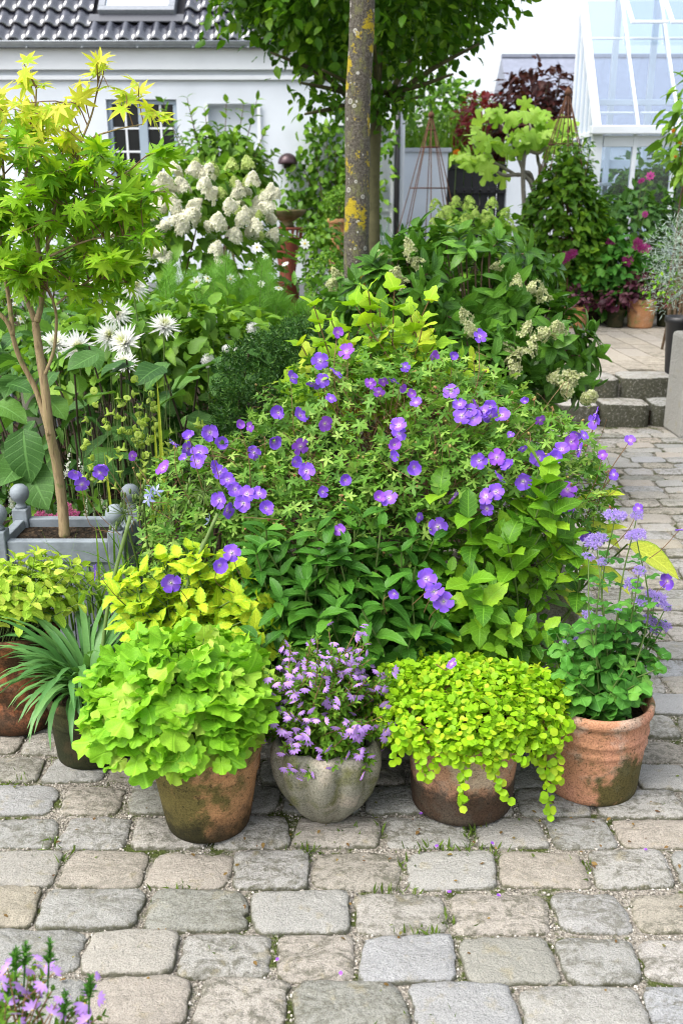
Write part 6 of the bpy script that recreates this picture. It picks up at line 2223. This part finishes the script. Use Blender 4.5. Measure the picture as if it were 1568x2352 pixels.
part(t, 'seat', lathe([(0.001, 0.45), (0.22, 0.45), (0.235, 0.46), (0.22, 0.475), (0.001, 0.473)], 28, (cx, cy, 0)), IR)
part(t, 'back_frame', tube(curve([(cx - 0.19, cy + 0.2, 0.45), (cx - 0.22, cy + 0.24, 0.75), (cx - 0.12, cy + 0.27, 0.98), (cx + 0.12, cy + 0.27, 0.98), (cx + 0.22, cy + 0.24, 0.75), (cx + 0.19, cy + 0.2, 0.45)], 8), 0.014, 8), IR)
for x in (-0.1, -0.03, 0.04, 0.11):
    part(t, 'back_slat', tube([(cx + x, cy + 0.2, 0.46), (cx + x, cy + 0.265, 0.97)], 0.007, 6), IR)
t = thing('stone_pedestal', (at(80, 900, 5.0)[0], 5.0, 0), 'pale stone baluster pedestal half hidden behind the maple stems', 'pedestal')
c = at(80, 850, 5.0)
part(t, 'shaft', lathe([(0.001, 0), (0.12, 0), (0.12, 0.06), (0.08, 0.10), (0.07, 0.25), (0.085, c[2] - 0.02), (0.11, c[2] + 0.02), (0.12, c[2] + 0.05), (0.001, c[2] + 0.052)], 20, (c[0], 5.0, 0)), plain('pale_stone', (0.42, 0.39, 0.33), 0.8, vary=0.2, scale=20))

# ================================================================== towards the gate
t, e = bush('green_hydrangea', 'hydrangea with round lime green heads in front of the black gate', (960, 1215, 490, 760), 8.2, 0.5, OVATE, L_MID, 1000, 0.11, 120)
PAN3 = [panicle(90, 1.2, 0.85, 0.22, 0.5) for _ in range(2)]
heads(t, 'bloom', PAN3, [(1000, 480, 20, 7.9), (1030, 495, 20, 7.8), (1045, 472, 18, 7.9), (1078, 478, 22, 7.9), (1128, 478, 20, 7.9), (1155, 496, 17, 7.9), (1010, 505, 18, 7.8), (1065, 512, 20, 7.8), (1120, 505, 20, 7.8), (1035, 530, 18, 7.7), (995, 520, 16, 7.8), (1090, 500, 16, 7.8),
                         (1170, 520, 15, 7.9), (1140, 530, 16, 7.8), (1060, 545, 14, 7.7)], F_LIMEG, 1.0, 0.2, axis='y', toward=0.2)
t = thing('blue_grass', (at(920, 520, 9.4)[0], 9.4, 0), 'tuft of blue-green grass at the foot of the white garden wall', 'grass tuft')
GB = [strap(1, 0.018, a, b, 5) for a, b in ((1.5, 0.9), (1.4, 0.2), (1.2, -0.5))]
c = at(925, 560, 9.4)
n = 460
a = U(0, 6.28, n)
pieces(t, 'blade', GB, frames(np.stack([c[0] + rng.normal(size=n) * 0.15, 9.4 + rng.normal(size=n) * 0.1, np.full(n, 0.15)], -1), np.stack([np.cos(a), np.sin(a), 0 * a], -1), UP, U(0.75, 1.25, n)), L_BLUEG, 80)


def obelisk(px, ptop, pring, pbase, hw, Y, base_z, label, mat):
    tp, rg, bs = at(px, ptop, Y), at(px, pring, Y), at(px, pbase, Y)
    t = thing('obelisk', (tp[0], Y, base_z), label, 'plant support')
    R = hw / ppm(Y, bs[2])
    slope = R / (tp[2] - bs[2])
    n = 8
    for k in range(n):
        a = k * 2 * PI / n
        rb = slope * (tp[2] - base_z)
        part(t, 'rod', tube([(tp[0] + rb * math.cos(a), Y + rb * math.sin(a), base_z), (tp[0] + 0.018 * math.cos(a), Y + 0.018 * math.sin(a), tp[2] - 0.06)], 0.0055, 6), mat)
    for z in (rg[2], bs[2], (tp[2] + rg[2]) / 2):
        r_ = slope * (tp[2] - z)
        th_ = np.linspace(0, 2 * PI, 21)
        part(t, 'ring', tube(np.stack([tp[0] + r_ * np.cos(th_), Y + r_ * np.sin(th_), np.full(21, z)], -1), 0.006, 5), mat)
    part(t, 'finial', merge([ball(0.035, (tp[0], Y, tp[2] - 0.03), 10, 6), tube([(tp[0], Y, tp[2] - 0.08), (tp[0], Y, tp[2] + 0.02)], 0.012, 6)]), mat)


RUST = plain('rusted_iron', (0.12, 0.055, 0.03), 0.8, 0.3, vary=0.3, scale=20)
obelisk(990, 258, 338, 432, 44, 11.2, 0.0, 'bare rusted iron obelisk in front of the white garden wall', RUST)
obelisk(1304, 205, 332, 420, 60, 10.2, TZ, 'rusted iron obelisk rising out of the clematis beside the greenhouse', RUST)

bush('clematis', 'dense dark green climber wrapped round the obelisk beside the greenhouse', (1200, 1385, 400, 740), 10.1, 0.42, OVATE, L_CLIMB, 2600, 0.11, 200, 'climber', 16, base_z=TZ, lo=0.7, clump=40)
bush('clematis', 'thin top growth of the climber with brown seed heads on the obelisk', (1245, 1365, 310, 470), 10.1, 0.25, OVATES, L_CLIMB, 420, 0.07, 40, 'climber', 30, stemmat=STEMR, base_z=TZ, lo=0.3)

# fig
t = thing('fig_tree', (at(1240, 600, 11.0)[0], 11.0, 0), 'small fig with large pale lime lobed leaves on bare grey branches by the gate', 'tree')
FB = plain('fig_bark', (0.22, 0.20, 0.17), 0.8, vary=0.2)
P, D, S = [], [], []
root_p = np.array([at(1240, 600, 11.0)[0], 11.0, 0.0])
for pts in (((1225, 440), (1150, 400), (1105, 360), (1085, 330)), ((1225, 440), (1200, 390), (1180, 340), (1150, 280)), ((1240, 430), (1235, 370), (1225, 320), (1210, 260)), ((1225, 440), (1180, 400), (1130, 370), (1110, 350)), ((1240, 430), (1250, 380), (1262, 330), (1255, 280)),
            ((1200, 390), (1240, 350), (1280, 310), (1275, 280))):
    cc = curve([root_p] + [at(px, py, 11.0 + U(-0.15, 0.15)) for px, py in pts], 6)
    part(t, 'branch', tube(cc, np.linspace(0.03, 0.008, len(cc)), 7), FB)
    for q in range(9):
        i = len(cc) - 1 - rng.integers(0, 9)
        P.append(cc[i] + rng.normal(size=3) * np.array([0.12, 0.1, 0.10]))
        D.append(rng.normal(size=3) * 0.7 + np.array([0, -0.2, -0.5]))
for (px, py) in ((1075, 350), (1100, 300), (1130, 270), (1170, 265), (1205, 255), (1240, 260), (1265, 290), (1180, 300), (1220, 300), (1120, 320), (1290, 310), (1150, 330), (1200, 330), (1245, 320)):
    for q in range(3):
        P.append(at(px + rng.normal() * 12, py + rng.normal() * 10, 10.9 + U(-0.2, 0.2)))
        D.append(rng.normal(size=3) * 0.9 + np.array([0, -0.3, -0.5]))
P, D = np.array(P), np.array(D)
pieces(t, 'leaf', FIGL, frames(P, D, np.array([0, -0.6, 0.8]) + rnd(len(P), 0.35), U(0.08, 0.125, len(P))), L_FIG, 110)

bush('copper_beech', 'dark copper-leaved tree beyond the garden wall in front of the slate roof', (1120, 1345, 170, 420), 18.0, 1.0, OVATE, L_COPPER, 1500, 0.17, 100, 'tree', 26, lo=0.35, clump=16, rs=0.03, stemmat=STEMD)
bush('red_maple', 'wine-red shrub beyond the garden wall beside the copper tree', (1030, 1180, 232, 420), 19.0, 0.9, OVATE, L_RED, 900, 0.14, 60, 'shrub', 12, rs=0.03, lo=0.5)
bush('garden_hedge', 'green mixed hedge behind the garden wall and gate', (900, 1170, 262, 460), 20.5, 0.8, OVATE, L_MID, 1400, 0.17, 60, 'hedge', 12, rs=0.03)
bush('garden_hedge', 'taller pale hedge far behind the tree crown', (880, 1130, 190, 420), 23, 0.9, OVATE, L_TREE, 1300, 0.2, 30, 'hedge', 12, rs=0.03)
t = thing('fountain_grass', (at(1010, 330, 17.2)[0], 17.2, 0), 'arching pale green grass above the garden wall', 'grass tuft')
n = 260
a = U(0, 6.28, n)
pieces(t, 'blade', GB, frames(np.stack([at(1000, 330, 17.2)[0] + rng.normal(size=n) * 0.35, np.full(n, 17.2), np.full(n, 1.2)], -1), np.stack([np.cos(a), np.sin(a), 0 * a], -1), UP, U(1.0, 1.9, n)), L_MID, 40)
t = thing('orange_flower', (at(1050, 352, 15.2)[0], 15.2, 0), 'single orange bloom beside the black gate top', 'flower')
P = heads(t, 'bloom', POM, [(1048, 352, 10, 15.2)], F_ORANGE, 0.5, 0.1)
stems_part(t, [stem_curve((P[0][0], 15.3, 0), P[0], 0.02, 5)], 0.006, 0.004, STEMG)

# ================================================================== terrace: pots and planting
def terrace_pot(px, py0, py1, hw, Y, label, mat=TERRA_P, taper=0.8):
    b, tp = at(px, py0, Y), at(px, py1, Y)
    R = hw / ppm(Y, 0.5)
    h = tp[2] - TZ
    pot('terracotta_pot', label, (b[0], Y, TZ), rim_profile(R * taper, R, h, 0.008, h * 0.2), mat, h * 0.85, R * 0.8, 24)
    return np.array([b[0], Y, TZ + h * 0.86]), R


def small_plant(name, label, c, R, mat, n, size, protos, up=1.0, cat='plant'):
    t = thing(name, c, label, cat)
    pos, out = shell(n, c + UP * R * 0.7 * up, np.array([R * 1.35, R * 1.2, R * up]), 0.3, 1.0, -0.6)
    pieces(t, 'leaf', protos, lay(pos, out, U(size * 0.7, size * 1.2, n), 0.3, 0.6), mat, 90)
    stems_part(t, [stem_curve(c, p_, 0.05, 4) for p_ in pos[:10]], 0.004, 0.002, STEMR)


TY = 9.55
c, R = terrace_pot(1320, 750, 703, 29, TY, 'orange flared terracotta pot on the terrace edge with mauve-grey leaves')
small_plant('mauve_coleus', 'small mauve-grey leaved plant in the flared orange terrace pot', c, R, L_PURP, 190, 0.055, OVATE)
c, R = terrace_pot(1411, 750, 710, 21, TY + 0.02, 'small ridged brown terracotta pot between two orange terrace pots', TERRA_B, 0.88)
small_plant('purple_coleus', 'dark purple heart-leaved plant in the small ridged terrace pot', c + UP * 0.02, R * 1.5, L_PURP, 130, 0.09, OVATE)
c, R = terrace_pot(1468, 750, 686, 34, TY, 'largest terrace pot, orange clay with yellow-green algae and thick rim')
small_plant('silver_purple_coleus', 'silvery mauve leaves rising from the largest terrace pot', c, R, L_PURP, 190, 0.07, OVATE, 1.3)
c, R = terrace_pot(1358, 748, 685, 25, TY + 0.30, 'olive-brown pot standing behind the flared orange terrace pot', TERRA_B, 0.8)
c, R = terrace_pot(1527, 752, 700, 24, TY + 0.1, 'dark pot at the end of the terrace row under magenta leaves', TERRA_B, 0.85)
small_plant('magenta_coleus', 'magenta-leaved plant at the end of the terrace pot row', c, R, L_RED, 120, 0.08, OVATE)
p_ = at(1275, 715, TY + 0.1)
t = thing('stone_ball_pot', (p_[0], TY + 0.1, TZ), 'round pale mossy stone pot beside the flared orange terrace pot', 'plant pot')
part(t, 'body', lathe([(0.001, 0), (0.06, 0), (0.11, 0.05), (0.135, 0.12), (0.12, 0.19), (0.09, 0.22), (0.08, 0.21), (0.001, 0.18)], 26, (p_[0], TY + 0.1, TZ)), CONC)

cc_ = at(1395, 610, 9.95)
t, e = bush('pink_hydrangea', 'potted hydrangea with magenta heads and broad fresh leaves on the terrace', (1295, 1490, 545, 730), 9.95, 0.38, OVATE, L_AGE, 620, 0.12, 160, base_z=TZ, lo=0.6, clump=20)
heads(t, 'flower_head', FL, [(1300, 590, 14, 9.6), (1315, 582, 12, 9.6), (1465, 565, 15, 9.6), (1478, 572, 17, 9.6), (1462, 555, 10, 9.6), (1440, 600, 14, 9.6), (1290, 600, 10, 9.6), (1400, 557, 12, 9.8)], F_PINK, 0.5, 0.2)
bush('dark_shrub', 'dark green shrub below the greenhouse windows', (1330, 1585, 445, 720), 10.5, 0.35, OVATE, L_BIG, 1000, 0.13, 120, base_z=TZ, lo=0.6)
t = thing('mallow', (at(1490, 500, 10.3)[0], 10.3, TZ), 'tall mallow with two purple saucer flowers in front of the greenhouse window', 'plant')
P = heads(t, 'flower', COS, [(1472, 415, 10, 10.2), (1492, 404, 12, 10.2), (1480, 492, 9, 10.1)], [F_PINK, PIST], 0.1, 0.3)
stems_part(t, [stem_curve((P[0][0], 10.35, TZ), q, 0.02, 5) for q in P], 0.006, 0.004, STEMG)
bush('greenhouse_tomato', 'green plants growing inside the greenhouse behind the lower panes', (1385, 1640, 385, 520), 11.55, 0.2, OVATE, L_CLIMB, 1300, 0.11, 60, 'plant', 10, base_z=TZ, lo=0.3)
bush('laurel_hedge', 'dark hedge seen through the greenhouse panes', (1330, 1680, 345, 640), 13.6, 0.35, OVATE, L_BIG, 1300, 0.16, 40, 'hedge', 10)

# right hand edge: plinth, white planter, silver foliage
sx, sy = at(1530, 900, 6.42)[0], 6.10
zt_ = at(1528, 772, 6.15)[2]
t = thing('stone_plinth', (sx + 0.3, sy + 0.17, 0), 'rough grey granite plinth at the end of the steps', 'plinth')
part(t, 'block', box(sx, sx + 0.62, sy, sy + 0.34, -0.005, zt_), stonemat('plinth_granite', [(0, (0.30, 0.30, 0.28)), (1, (0.34, 0.33, 0.30))], 0.6, 0.3), False, 0.025)
t = thing('white_planter', (sx + 0.34, sy + 0.16, zt_), 'white painted cast planter standing on the granite plinth', 'planter')
WH = plain('chipped_white_paint', (0.66, 0.66, 0.64), 0.5, vary=0.3, scale=22)
px_, py_ = sx + 0.05, sy + 0.04
zp = zt_ + 0.002
part(t, 'box', box(px_ + 0.02, px_ + 0.5, py_, py_ + 0.24, zp + 0.06, zp + 0.36), WH, False, 0.008)
part(t, 'rim', box(px_, px_ + 0.52, py_ - 0.02, py_ + 0.26, zp + 0.362, zp + 0.40), WH, False, 0.008)
for dx in (0.04, 0.44):
    for dy in (0.02, 0.19):
        part(t, 'foot', lathe([(0.001, 0), (0.03, 0), (0.035, 0.02), (0.02, 0.04), (0.03, 0.058)], 14, (px_ + dx + 0.01, py_ + dy + 0.01, zp)), WH)
bx2 = at(1552, 740, 6.95)
t = thing('black_pot', (bx2[0] + 0.03, 6.95, TZ), 'narrow black pot on the terrace corner beside the granite plinth', 'plant pot')
part(t, 'body', lathe([(0.001, 0), (0.07, 0), (0.075, 0.02), (0.10, 0.36), (0.11, 0.37), (0.11, 0.41), (0.095, 0.41), (0.09, 0.36), (0.001, 0.35)], 26, (bx2[0] + 0.03, 6.95, TZ)), plain('black_glaze', (0.02, 0.02, 0.022), 0.4, vary=0.2))
t = thing('silver_bush', (sx + 0.3, sy + 0.16, zp + 0.40), 'airy silver-grey foliage spilling from the white planter', 'plant')
c, r = ell(1485, 1720, 480, 745, sy + 0.25, 0.30)
pos, out = shell(4600, c, r, 0.4, 1.06, -0.75, 24)
pieces(t, 'leaf', [blade(1, 0.14, 0.4, 0.7, 2, 0.2, 0.3)], frames(pos, out * 0.5 + rnd(len(pos), 0.7), rnd(len(pos)), U(0.018, 0.045, len(pos))), L_SILV, 100)
stems_part(t, [stem_curve((sx + 0.3, sy + 0.16, zp + 0.38), q, 0.05, 5) for q in pos[:60]], 0.003, 0.0015, L_SILV)
c, r = ell(1470, 1560, 600, 720, sy + 0.1, 0.12)
t = thing('lime_ivy', (sx + 0.1, sy + 0.1, zp + 0.40), 'lime trailing leaves below the silver foliage', 'plant')
pos, out = shell(80, c, r, 0.4, 1.0, -1)
pieces(t, 'leaf', OVATES, lay(pos, out, U(0.020, 0.036, 80), 0.5, 0.6), L_PHIL, 60)
stems_part(t, [stem_curve((sx + 0.1, sy + 0.12, zp + 0.38), q, 0.05, 5) for q in pos[:12]], 0.002, 0.001, STEMG)
t, e = bush('angels_trumpet', 'tall leafy shrub with orange buds at the edge of the terrace', (1515, 1700, 160, 480), 8.2, 0.35, LANCE + OVATE, L_MID, 300, 0.14, 90, 'shrub', 16, base_z=TZ, lo=0.2, clump=0, droop=0.5, rs=0.012)
heads(t, 'bud', POM, [(1545, 300, 5, 8.0), (1560, 330, 5, 8.0), (1550, 360, 4, 8.0)], F_ORANGE)
